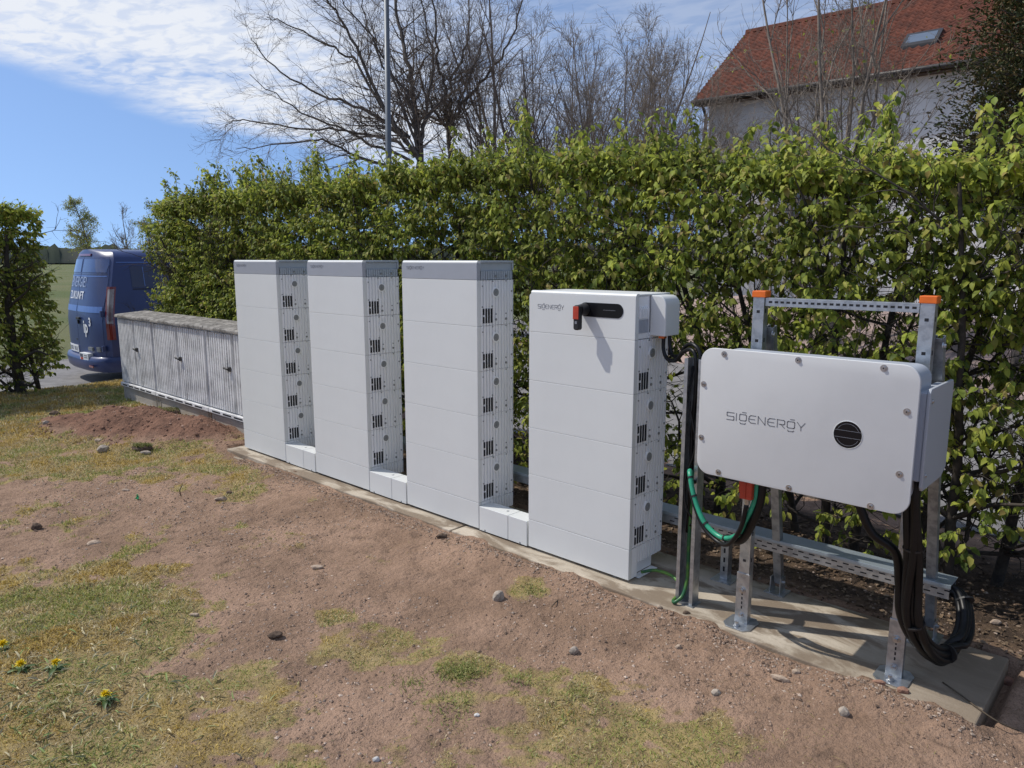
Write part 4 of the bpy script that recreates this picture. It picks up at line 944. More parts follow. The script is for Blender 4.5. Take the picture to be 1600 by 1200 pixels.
for px_, d_, h_, lab in ((275, 36, 4.9, 'bushy yellow green tree at the far end of the hedge'), (246, 40, 4.6, 'brownish budding tree beyond the end of the hedge')):
    bare_tree('budding_tree', lab, along(px_, d_, -.3), h_, 3, .08, .4, (10, 7, 5), 'bark_far', None, .010, .03, (2000, .09, (.15, .2, .15, .1, .15, .25), .6), .42)
for px_, d_, h_, lab in ((330, 30, 5.2, 'bare twiggy tree peeping over the hedge left of the big tree'), (385, 33, 5.2, 'low bare tree under the left limbs of the big tree')):
    bare_tree('bare_tree', lab, along(px_, d_, -.3), h_, 4, .05, .3, (9, 7, 5), 'bark_lite', G_, twig=.008, upb=.06, len1=.4)

# conifer at the right edge
cb_ = along(1616, 9.5, -.1); ct = thing('conifer_tree', 'dark brownish conifer at the right edge before the red roof', 'tree', cb_)
p, r = grow(cb_, (0, 0, 1), 7.5, .16, 8, .02, 0, .2); V, Fc = tubes_np([(p, r)], 8); np_mesh('trunk', V, Fc, 'bark', ct)
PB = []; segs = []
for k in range(620):
    f = rng.uniform(.34, 1.0); z = f*7.2; rad = 1.55*(1.08-f)**.45*rng.uniform(.55, 1.08); a = rng.uniform(0, 2*math.pi)
    e = np.array((cb_[0]+math.cos(a)*rad, cb_[1]+math.sin(a)*rad, z-.1+rng.uniform(-.1, .35)))
    s_ = np.array((cb_[0], cb_[1], z-.35)); segs.append((np.stack([s_, s_*.5+e*.5+np.array((0, 0, .05)), e]), np.array((.018, .01, .004))))
    for _ in range(110):
        u = rng.random()**.5; PB.append(s_*(1-u)+e*u+rng.normal(0, .14, 3))
V, Fc = tubes_np(segs, 4); np_mesh('branches', V, Fc, 'bark', ct, kind='stuff')
PB = np.array(PB); n = len(PB); D_ = PB-np.array((cb_[0], cb_[1], 0)); D_[:, 2] = .3; D_ /= np.linalg.norm(D_, axis=1, keepdims=True); D_ += rng.normal(0, .7, (n, 3))
pal = np.array([(.055, .068, .020), (.085, .075, .024), (.115, .080, .028), (.040, .052, .018)]); tn = pal[rng.integers(0, 4, n)]*(.7+.6*rng.random((n, 1)))
V, Fc, C_ = leaves(PB, D_, rng.normal(0, 1, (n, 3)), .065*rng.uniform(.6, 1.3, n), tn, .35); np_mesh('foliage', V, Fc, 'needle', ct, attr=C_, kind='stuff')

# ------------------------------------------------------------------ house behind
EL = CAM+(Vector((-2.561, 11.972, 5.0))-CAM)*1.5; HR = R_(2.5)
hs = thing('house', 'white rendered house with long red tiled roof behind the hedge', 'house', (EL.x, EL.y, -.15), HR, local=True)
ZE = EL.z+.15; HL, HD, RISE = 14.5, 7.8, 2.95      # local: x along the eaves, y away
MB().box(.35, HL-.35, .45, HD-.45, 0, ZE-.02).build('wall', 'plaster', hs)
for ga, gb_ in ((.36, .60), (HL-.60, HL-.36)): MB().prism([(.45, ZE-.02), (HD-.45, ZE-.02), (HD/2, ZE+RISE-.30)], 'x', ga, gb_).build('gable_wall', 'plaster', hs)
# tiled slopes: rows of S tiles, each row stepping over the one below
def slope(flip):
    V = []; Fc = []; cols = int(HL/.075); rows = 24
    us = np.linspace(0, HL, cols+1); wav = .036*np.cos(us/.225*2*np.pi)
    base = 0
    for rw in range(rows):
        for (f, lift) in ((rw/rows, .070), ((rw+1.10)/rows, .008)):
            yy = f*HD/2; zz = ZE+f*RISE+lift
            jit = .004*rng.normal(0, 1, cols+1)
            for u, wv, jj in zip(us, wav, jit): V.append((u, yy if not flip else HD-yy, zz+wv+jj))
        for c_ in range(cols):
            a = base+c_; q = (a, a+1, a+cols+2, a+cols+1); Fc.append(q if not flip else q[::-1])
        # the exposed lower lip of each row
        b0 = len(V)
        for u, wv in zip(us, wav):
            f = rw/rows; yy = f*HD/2; V.append((u, yy+.004 if not flip else HD-yy-.004, ZE+f*RISE+.070-.065+wv*.4))
        for c_ in range(cols): Fc.append((b0+c_, b0+c_+1, base+c_+1, base+c_))
        base = len(V)
    return np_mesh('roof_tiles', V, Fc, 'tile', hs, smooth=True, kind='stuff')
slope(False); slope(True)
MB().prism([(HD/2-.12, ZE+RISE-.02), (HD/2-.09, ZE+RISE+.09), (HD/2, ZE+RISE+.13), (HD/2+.09, ZE+RISE+.09), (HD/2+.12, ZE+RISE-.02)], 'x', -.02, HL+.02).build('ridge', 'tile', hs)
k_ = RISE/(HD/2)
for xg in (-.03, HL-.05):
    MB().prism([(0, ZE-.16), (HD/2, ZE+RISE-.16), (HD, ZE-.16), (HD, ZE+.02), (HD/2, ZE+RISE+.03), (0, ZE+.02)], 'x', xg, xg+.08).build('verge_board', 'tile', hs)
MB().box(.03, HL-.06, .10, .46, ZE-.10, ZE-.04).build('soffit', 'wood', hs)
MB().tube([(-.02, -.04, ZE-.01), (HL, -.04, ZE-.01)], .075, 10).build('gutter', 'gutter', hs, smooth=True)
MB().tube([(.32, -.02, ZE-.06), (.30, .36, ZE-.45), (.30, .38, 0)], .05, 8).build('downpipe', 'gutter', hs, smooth=True)
# roof window where the photograph shows it
def roof_pt(u, v, lift): return Vector((u, v*HD/2, ZE+v*RISE+lift))
def on_roof(px_, py_):
    d = ray(px_, py_); o = CAM-Vector((EL.x, EL.y, -.15)); c_, s_ = math.cos(-HR), math.sin(-HR)
    o = Vector((o.x*c_-o.y*s_, o.x*s_+o.y*c_, o.z)); d = Vector((d.x*c_-d.y*s_, d.x*s_+d.y*c_, d.z))
    t = (ZE+k_*o.y-o.z)/(d.z-k_*d.y); q = o+d*t; return q.x, q.y/(HD/2)
u0, v0 = on_roof(1406, 81); u1, v1 = on_roof(1474, 51)
def roof_box(ua, ub, va, vb, l0, l1):
    return MB().add([roof_pt(u, v, l) for l in (l0, l1) for u, v in ((ua, va), (ub, va), (ub, vb), (ua, vb))], [(0, 3, 2, 1), (4, 5, 6, 7), (0, 1, 5, 4), (1, 2, 6, 5), (2, 3, 7, 6), (3, 0, 4, 7)])
uu0, uu1 = min(u0, u1), max(u0, u1)
rw_ = roof_box(uu0, uu1, v0, v1, .02, .14).build('roof_window', 'gutter', hs, .01)
roof_box(uu0+.10, uu1-.10, v0+.03, v1-.03, .141, .150).build('pane', 'glass', rw_)
for k in range(2):
    wx_ = 3.0+k*5; wn = MB().box(wx_, wx_+1.2, .42, .449, ZE-4.1, ZE-2.8).build('window', 'wprint', hs); MB().box(wx_+.08, wx_+1.12, .412, .4195, ZE-4.02, ZE-2.88).build('pane', 'glass', wn)
# lamp post
lp = along(610, 15.2, -.45); ls = thing('street_lamp', 'tall grey lamp post rising in front of the big bare tree', 'street lamp', lp)
MB().tube([(lp[0], lp[1], -.6), (lp[0], lp[1], 2.2), (lp[0]+.03, lp[1]+.06, 7.2)], [.078, .066, .048], 14).build('pole', 'pole', ls, smooth=True)
MB().tube([(lp[0]+.03, lp[1]+.06, 7.2), (lp[0]-.05, lp[1]+.0, 7.5), (lp[0]-.8, lp[1]-.05, 7.62)], .03, 8).build('arm', 'pole', ls, smooth=True)
MB().box(lp[0]-1.35, lp[0]-.75, lp[1]-.17, lp[1]+.07, 7.56, 7.68).build('lamp_head', 'pole', ls, .03)
# bank of pale rubble across the yard
V = []; nb = 150; nr = 14
for i in range(nb+1):
    for j in range(nr+1):
        xb = -4+34*i/nb; yb = 8.2+3.4*j/nr; h = math.sin(math.pi*j/nr)*(.75+.5*float(fbm(xb*.6, yb*.6, 1.0, 3)))
        V.append((xb, yb, -.2+h*1.0+.18*float(fbm(xb*3, yb*3, 2.0, 3))*math.sin(math.pi*j/nr)))
Fc = [(i*(nr+1)+j, (i+1)*(nr+1)+j, (i+1)*(nr+1)+j+1, i*(nr+1)+j+1) for i in range(nb) for j in range(nr)]
M['rubble'] = mat('pale_pinkish_rubble', (0.42, 0.31, 0.27), 0.95, c2=(0.16, 0.125, 0.105), scale=3.5, bump=1.0, bscale=9, detail=8.0)
rb = np_mesh('rubble_bank', V, Fc, 'rubble', smooth=False); rb['kind'] = 'stuff'

# ------------------------------------------------------------------ blue van
vc = CAM+ray(151, 405)*12.0
h2 = Vector((.012, .9999, 0)); vr = math.atan2(h2.y, h2.x); lat2 = Vector((-h2.y, h2.x, 0))   # lat2: the van's left
ZR = -.441; VW = .98; VL = 5.05
vb = vc-Vector((0, 0, 0)); vloc = (vb.x+lat2.x*.93-h2.x*.10, vb.y+lat2.y*.93-h2.y*.10, ZR)
van = thing('delivery_van', 'blue panel van with white lettering parked beyond the cabinets', 'van', vloc, vr, local=True)
prof = [(.28, .90), (.42, .955), (.70, .985), (1.05, .980), (1.28, .955), (1.60, .905), (1.92, .850), (2.10, .800), (2.20, .700), (2.24, .50), (2.255, .25), (2.26, 0.0)]
def hw(z):
    for (z0, w0), (z1, w1) in zip(prof[:-1], prof[1:]):
        if z <= z1: return w0+(w1-w0)*max(0, (z-z0))/(z1-z0)
    return 0
def rear_x(y, z):
    lean = .24*max(0, (z-1.10)/1.15)**1.25+.03*max(0, (.7-z)); k = min(1.0, abs(y)/max(hw(z), .05)); return lean+.17*k**4+.03*k*k
def side_y(z, off=.004): return -(hw(z)+off)
zs = [p_[0] for p_ in prof[:-1]]
mb = MB(); NY = 17
# rear face grid
gridv = []
for z in zs:
    for j in range(NY):
        y = -hw(z)+2*hw(z)*j/(NY-1); gridv.append((rear_x(y, z), y, z))
mb.add(gridv, [(i*NY+j, (i+1)*NY+j, (i+1)*NY+j+1, i*NY+j+1) for i in range(len(zs)-1) for j in range(NY-1)])
def roofline(x): return 1.0 if x < 3.55 else max(.40, 1-.60*((x-3.55)/(VL-3.55))**.75)
stations = [0, .25, .6, 1.2, 2.0, 2.8, 3.5, 3.75, 4.0, 4.25, 4.5, 4.75, 4.95, VL]
def sect(x, first):
    L_ = []
    for z, wv in prof[:-1]:
        f = roofline(x); zz = .28+(z-.28)*f; ww = wv if x < 3.5 else (wv if z < 1.1 else wv)*(1-.10*max(0, (x-4.3)/.75)**2)
        xx_ = rear_x(wv, z) if first else max(x, rear_x(wv, z)+.02*(stations.index(x)))
        L_.append((xx_, -ww, zz))
    return L_+[(a_, -b_, c_) for a_, b_, c_ in reversed(L_)]
S_ = [sect(x, i == 0) for i, x in enumerate(stations)]; ns = len(S_[0]); V = [p_ for s in S_ for p_ in s]
Fc = [(i*ns+k, i*ns+k+1, (i+1)*ns+k+1, (i+1)*ns+k) for i in range(len(S_)-1) for k in range(ns-1)]
Fc += [tuple(range((len(S_)-1)*ns, len(S_)*ns))]+[(i*ns, (i+1)*ns, (i+1)*ns+ns-1, i*ns+ns-1) for i in range(len(S_)-1)]
Fc += [tuple([(len(zs)-1)*0+ns//2-1, ns//2]+[])] if False else []
mb.add(V, Fc)
body = mb.build('body', 'van', van, smooth=True); body.data.set_sharp_from_angle(angle=R_(40))
def rear_patch(y0, y1, z0, z1, off, shape=None, ny=8, nz=8):
    V = []; F_ = []
    for lay in (off, -.01):
        for i in range(nz+1):
            z = z0+(z1-z0)*i/nz
            for j in range(ny+1):
                y = y0+(y1-y0)*j/ny; w_ = hw(z)-.045; y = max(-w_, min(w_, y))
                V.append((rear_x(y, z)-lay, y, z))
    n1_ = (ny+1)*(nz+1)
    for i in range(nz):
        for j in range(ny): a = i*(ny+1)+j; F_.append((a, a+ny+1, a+ny+2, a+1))
    bd_ = [j for j in range(ny+1)]+[i*(ny+1)+ny for i in range(1, nz+1)]+[nz*(ny+1)+j for j in range(ny-1, -1, -1)]+[i*(ny+1) for i in range(nz-1, 0, -1)]
    for a, b in zip(bd_, bd_[1:]+bd_[:1]): F_.append((a, b, b+n1_, a+n1_))
    return MB().add(V, F_)
doors = []
for (ya, yb) in ((-.86, -.006), (.006, .86)):
    d = rear_patch(ya, yb, .47, 2.12, .006).build('rear_door', 'van', van, smooth=True); d.data.set_sharp_from_angle(angle=R_(40)); doors.append(d)
    s = -1 if ya < 0 else 1
    rear_patch(min(s*.04, s*.78), max(s*.04, s*.76), 1.87, 2.09, .011).build('window', 'van_glass', d, smooth=True).data.set_sharp_from_angle(angle=R_(30))
    rear_patch(min(s*.03, s*.80), max(s*.03, s*.80), 1.835, 1.850, .0085).build('trim_line', 'van_d', d)
    mb = rear_patch(min(s*.02, s*.84), max(s*.02, s*.84), 1.21, 1.31, .010); mb.build('print_band', 'van_l', d)
    mb = rear_patch(min(s*.02, s*.80), max(s*.02, s*.80), 1.80, 1.815, .010); mb.build('print_band', 'van_l', d)
MB().box(-.045, -.012, -.22, -.07, 1.08, 1.12).build('handle', 'blackm', doors[0], .006)
MB().box(-.035, -.008, -.12, -.09, 1.0, 1.07).build('lock', 'blackm', doors[0], .004)
MB().box(-.012, .02, .05, .12, .72, .735).build('hinge', 'blackm', doors[1])
for i, z in enumerate((1.20, .62)): MB().box(rear_x(-.85, z)-.05, rear_x(-.85, z)+.0, -.905, -.865, z-.05, z+.05).build('hinge', 'van', doors[0], .006)
rear_patch(-.30, .30, 2.145, 2.18, .02, ny=10, nz=2).build('brake_light', 'tail', van)
mb = MB(); V = []
for lay, m_ in ((.012, 0),):
    pass
def corner_patch(z0, z1, fx, off=.012, n=8):
    """wraps the rear right corner: from the rear face round to the side"""
    P0 = []; nn = 8
    for i in range(n+1):
        z = z0+(z1-z0)*i/n; w_ = hw(z)
        a, b = fx
        row = [(rear_x(-(w_-a+a*k/3), z)-off, -(w_-a+a*k/3)-off*k/3, z) for k in range(0, 4)]
        row += [(rear_x(-w_, z)+b*k/3, -w_-off, z) for k in range(1, 4)]
        P0 += row
    c_ = 7
    return MB().add(P0, [(i*c_+j, (i+1)*c_+j, (i+1)*c_+j+1, i*c_+j+1) for i in range(n) for j in range(c_-1)])
tl = corner_patch(.77, 1.64, (.055, .07)).build('tail_light', 'tail', van, smooth=True)
corner_patch(1.04, 1.60, (.03, .045), .017).build('clear_lens', 'tailc', tl, smooth=True); None
# bumper, lower trim
mb = MB(); V = []; c_ = 0
for i, (z, o) in enumerate(((.22, .02), (.26, .06), (.40, .085), (.47, .06), (.475, .0))):
    for j in range(-1, NY+1):
        jj = min(max(j, 0), NY-1); y = -.972+1.944*jj/(NY-1); V.append((rear_x(y*.99, .6)-o+(.42 if j != jj else (.05 if jj in (0, NY-1) else 0)), y*(1.004 if j != jj else 1), z))
bp_ = mb.add(V, [(i*(NY+2)+j, (i+1)*(NY+2)+j, (i+1)*(NY+2)+j+1, i*(NY+2)+j+1) for i in range(4) for j in range(NY+1)]).build('bumper', 'van', van, smooth=True)
MB().box(rear_x(-.6, .6)-.09, rear_x(-.6, .6)-.078, -.75, -.55, .30, .335).build('reflector', 'tail', bp_)
MB().box(.15, .9, -.35, -.2, .20, .27).build('exhaust', 'blackm', van)
MB().box(.12, 4.9, -.8, .8, .22, .30).build('underbody', 'blackm', van)
for (z, y0_, y1_, m_) in ((.575, -.60, -.46, 'plug'),): rear_patch(y0_, y1_, z, z+.055, .03).build('plate_lamp_cover', m_, van)
rear_patch(-.78, -.70, .56, .64, .02).build('sensor', 'plug', van)
pt = rear_patch(.04, .58, .50, .62, .018).build('number_plate', 'wprint', van)
rear_patch(.53, .575, .51, .61, .020).build('country_band', 'van_l', pt)
for k, yy in enumerate((.09, .16, .22, .33, .39, .45)): rear_patch(yy, yy+.035, .525, .595, .020, ny=1, nz=1).build('plate_glyph', 'logo', pt)
st = rear_patch(-.55, -.22, .395, .525, .012+.075).build('sticker', 'wprint', van)
rear_patch(-.36, -.235, .455, .51, .089, ny=2, nz=2).build('sticker_mark', 'van_d', st); rear_patch(-.36, -.25, .412, .450, .089, ny=2, nz=2).build('sticker_mark', 'red', st)
for zz in (.48, .445): rear_patch(-.52, -.40, zz, zz+.018, .089, ny=2, nz=1).build('sticker_line', 'plug', st)
# wheels
for wx2, sd in ((1.02, -1), (3.98, -1), (1.02, 1), (3.98, 1)):
    yw = sd*.80; wh = MB().cyl((wx2, yw-.11, .335), (wx2, yw+.11, .335), .335, n=28).build('wheel', 'rubber', van, .03)
    MB().cyl((wx2, yw+sd*.100, .335), (wx2, yw+sd*.118, .335), .21, n=20).build('rim', 'rim', wh, .01)
# right flank: window recess, swage lines, lettering
def side_strip(x0, x1, z0, z1, off, n=4):
    V = []; 
    for i in range(n+1):
        z = z0+(z1-z0)*i/n
        for xx_ in (x0, x1): V.append((xx_, side_y(z, off), z))
    return MB().add(V, [(2*i, 2*i+1, 2*i+3, 2*i+2) for i in range(n)])
side_strip(.62, 2.2, 1.62, 1.98, .006).build('side_recess', 'van_d', van); side_strip(2.3, 3.4, 1.35, 1.95, .006).build('side_window', 'van_glass', van)
side_strip(.42, 3.4, 2.03, 2.045, .008, 1).build('roof_line', 'van_l', van); side_strip(.62, 2.2, 1.585, 1.60, .010, 1).build('rail_line', 'blackm', van)
for xx_ in (.82, 1.12): side_strip(xx_, xx_+.012, 1.64, 1.96, .0075).build('swage_line', 'van_l', van)
side_strip(.35, .60, .945, .955, .008, 1).build('swage_line', 'van_l', van)
MB().add([(3.62, -.80, 2.02), (3.62, .80, 2.02), (4.35, .86, 1.42), (4.35, -.86, 1.42)], [(0, 1, 2, 3)]).build('windscreen', 'van_glass', van)
for sd in (-1, 1): MB().box(3.85, 3.95, sd*1.10-.10, sd*1.10+.10, 1.25, 1.50).build('mirror', 'blackm', van, .03)
def text_part(name, s, parent, m, size, fn, sx=1.0, bold=0.0):
    cu = bpy.data.curves.new('lettering', 'FONT'); cu.body = s; cu.size = size; cu.offset = bold; cu.resolution_u = 2
    o = bpy.data.objects.new('lettering', cu); col.objects.link(o); dg = bpy.context.evaluated_depsgraph_get(); me = bpy.data.meshes.new_from_object(o.evaluated_get(dg))
    bpy.data.objects.remove(o)
    for v in me.vertices: v.co = fn(v.co.x*sx, v.co.y)
    me.materials.clear(); me.materials.append(M[m]); q = bpy.data.objects.new(name, me); col.objects.link(q); q.parent = parent; return q
rt = lambda y0, z0, off=.016: (lambda u, v: Vector((rear_x(y0-u, z0+v)-off, y0-u, z0+v)))
sd_ = lambda x0, z0, off=.010: (lambda u, v: Vector((x0+u, side_y(z0+v, off), z0+v)))
text_part('lettering', 'ENERGIE!', doors[0], 'gprint', .25, rt(.44, 1.625), .74, .0)
text_part('lettering', 'ZUKUNFT', doors[0], 'wprint', .19, rt(.42, 1.42), .80, .002)
text_part('lettering', 'ip', doors[0], 'wprint', .30, rt(-.32, .87), .80, .008)
text_part('lettering', '3', doors[0], 'wprint', .20, rt(-.53, .985), .75, .006)
text_part('lettering', 'E', van, 'gprint', .20, sd_(1.30, 1.36), 1.0, .003)

# ------------------------------------------------------------------ grass, soil crumbs, leaf litter
def scatter_grass(n, x0, x1, y0, y1, hmin, hmax, thr):
    x = rng.uniform(x0, x1, n); y = rng.uniform(y0, y1, n); g = grass_mask(x, y)
    k = rng.random(n) < np.clip((g-.12)*1.15, 0, 1); k &= ~((y > -.09) & (x > -.15) & (x < 5.66) & (y < .5)); x, y, g = x[k], y[k], g[k]
    return x, y, g
def blades(x, y, g, hmin, hmax, wd, pal, flat=.9):
    n = len(x); z = ground_z(x, y)-.003; h = rng.uniform(hmin, hmax, n)*(.55+.6*g); a = rng.uniform(0, 2*np.pi, n); ln = flat*rng.uniform(.3, 1.5, n)
    d = np.stack([np.cos(a)*ln, np.sin(a)*ln, np.ones(n)], 1); d /= np.linalg.norm(d, axis=1, keepdims=True)
    P = np.stack([x, y, z], 1); b = rng.uniform(0, 2*np.pi, n); s = np.stack([np.cos(b), np.sin(b), np.zeros(n)], 1)*(wd*rng.uniform(.6, 1.3, n))[:, None]
    m = P+d*(h*.55)[:, None]; dd = d.copy(); dd[:, 2] -= .55; tp = m+dd*(h*.5)[:, None]
    V = np.stack([P-s, P+s, m-s*.8, m+s*.8, tp], 1).reshape(-1, 3)
    F_ = (np.arange(n)[:, None, None]*5+np.array([[0, 1, 3], [0, 3, 2], [2, 3, 4]])[None]).reshape(-1, 3)
    if len(pal) == 7:
        q_ = fbm(x*4.5, y*4.5, 12.0, 4)+.16*rng.random(n)-.08; third = np.where(q_ < .44, 0, np.where(q_ < .56, 1, 2))
        gold = np.array([(.54, .39, .11), (.45, .34, .09), (.60, .45, .15), (.38, .27, .09)]); straw = np.array([(.62, .53, .34), (.50, .42, .25), (.56, .45, .21), (.42, .35, .19)]); gree = np.array([(.33, .35, .09), (.25, .29, .07), (.42, .40, .13), (.36, .37, .18)])
        c = np.stack([gold, straw, gree])[third, rng.integers(0, 4, n)]*(.7+.6*rng.random((n, 1)))
    else: c = pal[rng.integers(0, len(pal), n)]*(.75+.5*rng.random((n, 1)))
    C_ = np.repeat(c[:, None], 5, 1).reshape(-1, 3)
    return V, F_, C_
palg = np.array([(.40, .32, .10), (.34, .28, .08), (.46, .37, .18), (.24, .23, .06), (.15, .18, .045), (.50, .42, .25), (.30, .24, .075)])
palf = np.array([(.25, .29, .08), (.19, .24, .065), (.33, .33, .11), (.42, .37, .17)])
parts_ = []
x, y, g = scatter_grass(300000, 1.6, 6.4, -3.3, -.15, 0, 0, 0); parts_.append(blades(x, y, g, .008, .026, .0017, palg, 1.3))
x, y, g = scatter_grass(150000, -3.0, 2.6, -3.4, .0, 0, 0, 0); parts_.append(blades(x, y, g, .015, .040, .0026, palg))
x, y, g = scatter_grass(90000, -6.2, -2.4, -3.6, 1.0, 0, 0, 0); parts_.append(blades(x, y, g, .03, .06, .004, palg))
# sparse straw and dead fibres over the bare soil
x = rng.uniform(-1.0, 6.4, 16000); y = rng.uniform(-3.3, -.14, 16000); k = rng.random(16000) < .25+.9*sst(fbm(x*1.6, y*1.6, 21.0, 3), .42, .62); x, y = x[k], y[k]
parts_.append(blades(x, y, np.ones(len(x)), .012, .045, .0011, np.array([(.42, .34, .22), (.30, .23, .13), (.14, .10, .07), (.22, .17, .08), (.36, .30, .12)]), 3.0))
# fresh green tufts
tx = []; ty = []
for px_, py_, rr, nn in ((725, 1047, .055, 260), (720, 1052, .08, 200), (700, 1050, .05, 120), (905, 1080, .06, 130), (520, 965, .07, 140), (832, 925, .05, 110), (810, 1062, .05, 90), (880, 1120, .08, 120), (130, 1190, .12, 260), (60, 1120, .12, 300), (30, 1000, .12, 200), (640, 1070, .07, 110), (700, 1110, .1, 150), (290, 985, .12, 120), (1100, 1190, .1, 70),
                         (60, 700, .2, 120), (95, 735, .25, 160), (260, 735, .2, 120), (300, 645, .35, 500), (260, 640, .25, 400), (370, 690, .1, 60), (180, 610, .5, 500)):
    c_ = atz(px_, py_, -.04); tx.append(rng.normal(c_.x, rr*.6, nn)); ty.append(rng.normal(c_.y, rr*.6, nn))
tx = np.concatenate(tx); ty = np.concatenate(ty); k = ~((ty > -.10) & (tx > -.15) & (tx < 5.66)); tx, ty = tx[k], ty[k]
parts_.append(blades(tx, ty, np.ones(len(tx))*.8, .018, .042, .0020, palf, 1.2))
o = 0; VV = []; FF = []; CC = []
for V, F_, C_ in parts_: VV.append(V); FF.append(F_+o); CC.append(C_); o += len(V)
np_mesh('grass', np.concatenate(VV), np.concatenate(FF), 'blade', attr=np.concatenate(CC), kind='stuff')
# crumbs of soil and small gravel
def lumps(x, y, r, pal, zfn=ground_z):
    n = len(x); base = np.array([(1, 0, 0), (-1, 0, 0), (0, 1, 0), (0, -1, 0), (0, 0, 1), (0, 0, -1)], float)
    tri = np.array([(0, 2, 4), (2, 1, 4), (1, 3, 4), (3, 0, 4), (2, 0, 5), (1, 2, 5), (3, 1, 5), (0, 3, 5)])
    sc = rng.uniform(.55, 1.3, (n, 6, 1)); a = rng.uniform(0, 2*np.pi, n); c_, s_ = np.cos(a), np.sin(a)
    V = base[None]*sc*r[:, None, None]; V[:, :, 2] *= .65
    V = np.stack([V[:, :, 0]*c_[:, None]-V[:, :, 1]*s_[:, None], V[:, :, 0]*s_[:, None]+V[:, :, 1]*c_[:, None], V[:, :, 2]], -1)
    V += np.stack([x, y, zfn(x, y)+r*.12], 1)[:, None]
    F_ = (np.arange(n)[:, None, None]*6+tri[None]).reshape(-1, 3); c = pal[rng.integers(0, len(pal), n)]*(.7+.6*rng.random((n, 1)))
    return V.reshape(-1, 3), F_, np.repeat(c[:, None], 6, 1).reshape(-1, 3)
pals = np.array([(.32, .225, .165), (.26, .18, .13), (.37, .275, .21), (.19, .13, .095), (.43, .34, .27)])
n = 75000; x = rng.uniform(-.5, 6.6, n); y = rng.uniform(-3.3, -.12, n); k = rng.random(n) < sst(fbm(x*2, y*2, 7.0, 3), .40, .62)*.9+.08; k &= (grass_mask(x, y) < .45); x, y = x[k], y[k]
Va = [lumps(x, y, .0016+.0085*rng.random(len(x))**4, pals)]
n = 5000; x = rng.uniform(.2, 5.7, n); y = -.135-np.abs(rng.normal(0, .06, n)); Va.append(lumps(x, y, .002+.009*rng.random(n)**3, pals*.85))
n = 2600; x = rng.uniform(-3.2, .1, n); y = rng.uniform(-1.2, .3, n); k = mound(x, y)[1] > .08; x, y = x[k], y[k]; Va.append(lumps(x, y, .004+.018*rng.random(len(x))**3, np.array([(.26, .145, .10), (.20, .11, .078), (.16, .09, .064), (.33, .21, .155)])))
n = 2600; x = rng.uniform(2.5, 7, n); y = rng.uniform(.5, 1.3, n); Va.append(lumps(x, y, .003+.012*rng.random(n)**3, pals*.7))
o = 0; VV = []; FF = []; CC = []
for V, F_, C_ in Va: VV.append(V); FF.append(F_+o); CC.append(C_); o += len(V)
np_mesh('gravel', np.concatenate(VV), np.concatenate(FF), 'clod', attr=np.concatenate(CC), smooth=False, kind='stuff')
# dry leaves and straw lying under the hedge and on the lawn
n = 5200; x = rng.uniform(1.5, 7, n); y = rng.uniform(.50, 1.7, n); P = np.stack([x, y, ground_z(x, y)+.006], 1); a = rng.uniform(0, 2*np.pi, n)
pl_ = np.array([(.12, .08, .05), (.17, .12, .075), (.07, .048, .033), (.22, .16, .11)])
Vl, Fl, Cl = leaves(P, np.stack([np.cos(a), np.sin(a), rng.normal(.1, .15, n)], 1), rng.normal(0, .35, (n, 3))+np.array((0, 0, 1)), rng.uniform(.014, .034, n), pl_[rng.integers(0, 4, n)]*(.7+.6*rng.random((n, 1))))
cc_ = atz(70, 1110, -.04); n = 700; x = rng.normal(cc_.x, .38, n); y = rng.normal(cc_.y, .30, n); k = (grass_mask(x, y) > .2); x, y = x[k], y[k]; n = len(x); P = np.stack([x, y, ground_z(x, y)+.010], 1); a = rng.uniform(0, 2*np.pi, n)
V2, F2, C2 = leaves(P, np.stack([np.cos(a), np.sin(a), rng.normal(.35, .35, n)], 1), rng.normal(0, .5, (n, 3))+np.array((0, 0, 1)), rng.uniform(.022, .055, n), np.array([(.50, .44, .28), (.36, .36, .17), (.24, .30, .11), (.42, .38, .22)])[rng.integers(0, 4, n)], .16)
np_mesh('leaf_litter', np.concatenate([Vl, V2]), np.concatenate([Fl, F2+len(Vl)]), 'clod', attr=np.concatenate([Cl, C2]), kind='stuff')

# ------------------------------------------------------------------ single stones and small finds
def stone(px_, py_, wpx, asp, m, label, name='stone', ang=0.0, hgt=.55, z=-.045):
    c_ = atz(px_, py_, z); c_.z = float(ground_z(c_.x, c_.y)); dist = (c_-CAM).dot(fwd); r = wpx*.5*dist/F_PX
    bm = bmesh.new(); bmesh.ops.create_icosphere(bm, subdivisions=2, radius=1.0); sd = rng.uniform(0, 50, 3)
    dirs = rng.normal(0, 1, (7, 3)); dirs /= np.linalg.norm(dirs, axis=1, keepdims=True)
    for v in bm.verts:
        p = np.array(v.co)
        for d in dirs:
            e = p.dot(d)-.74
            if e > 0: p = p-d*e
        p = p*(.88+.26*float(vnoise(*(p*1.7+sd))))
        v.co = (p[0]*r, p[1]*r*asp, p[2]*r*hgt)
    a = math.atan2(rgt.y, rgt.x)+ang; bmesh.ops.rotate(bm, verts=bm.verts, matrix=Matrix.Rotation(a, 3, 'Z'))
    me = bpy.data.meshes.new(name); bm.to_mesh(me); bm.free(); me.materials.append(M[m])
    o = bpy.data.objects.new(name, me); col.objects.link(o); o.location = (c_.x, c_.y, c_.z+r*hgt*.42)
    tag(o, label, 'stone', 'loose stones on the soil'); return o
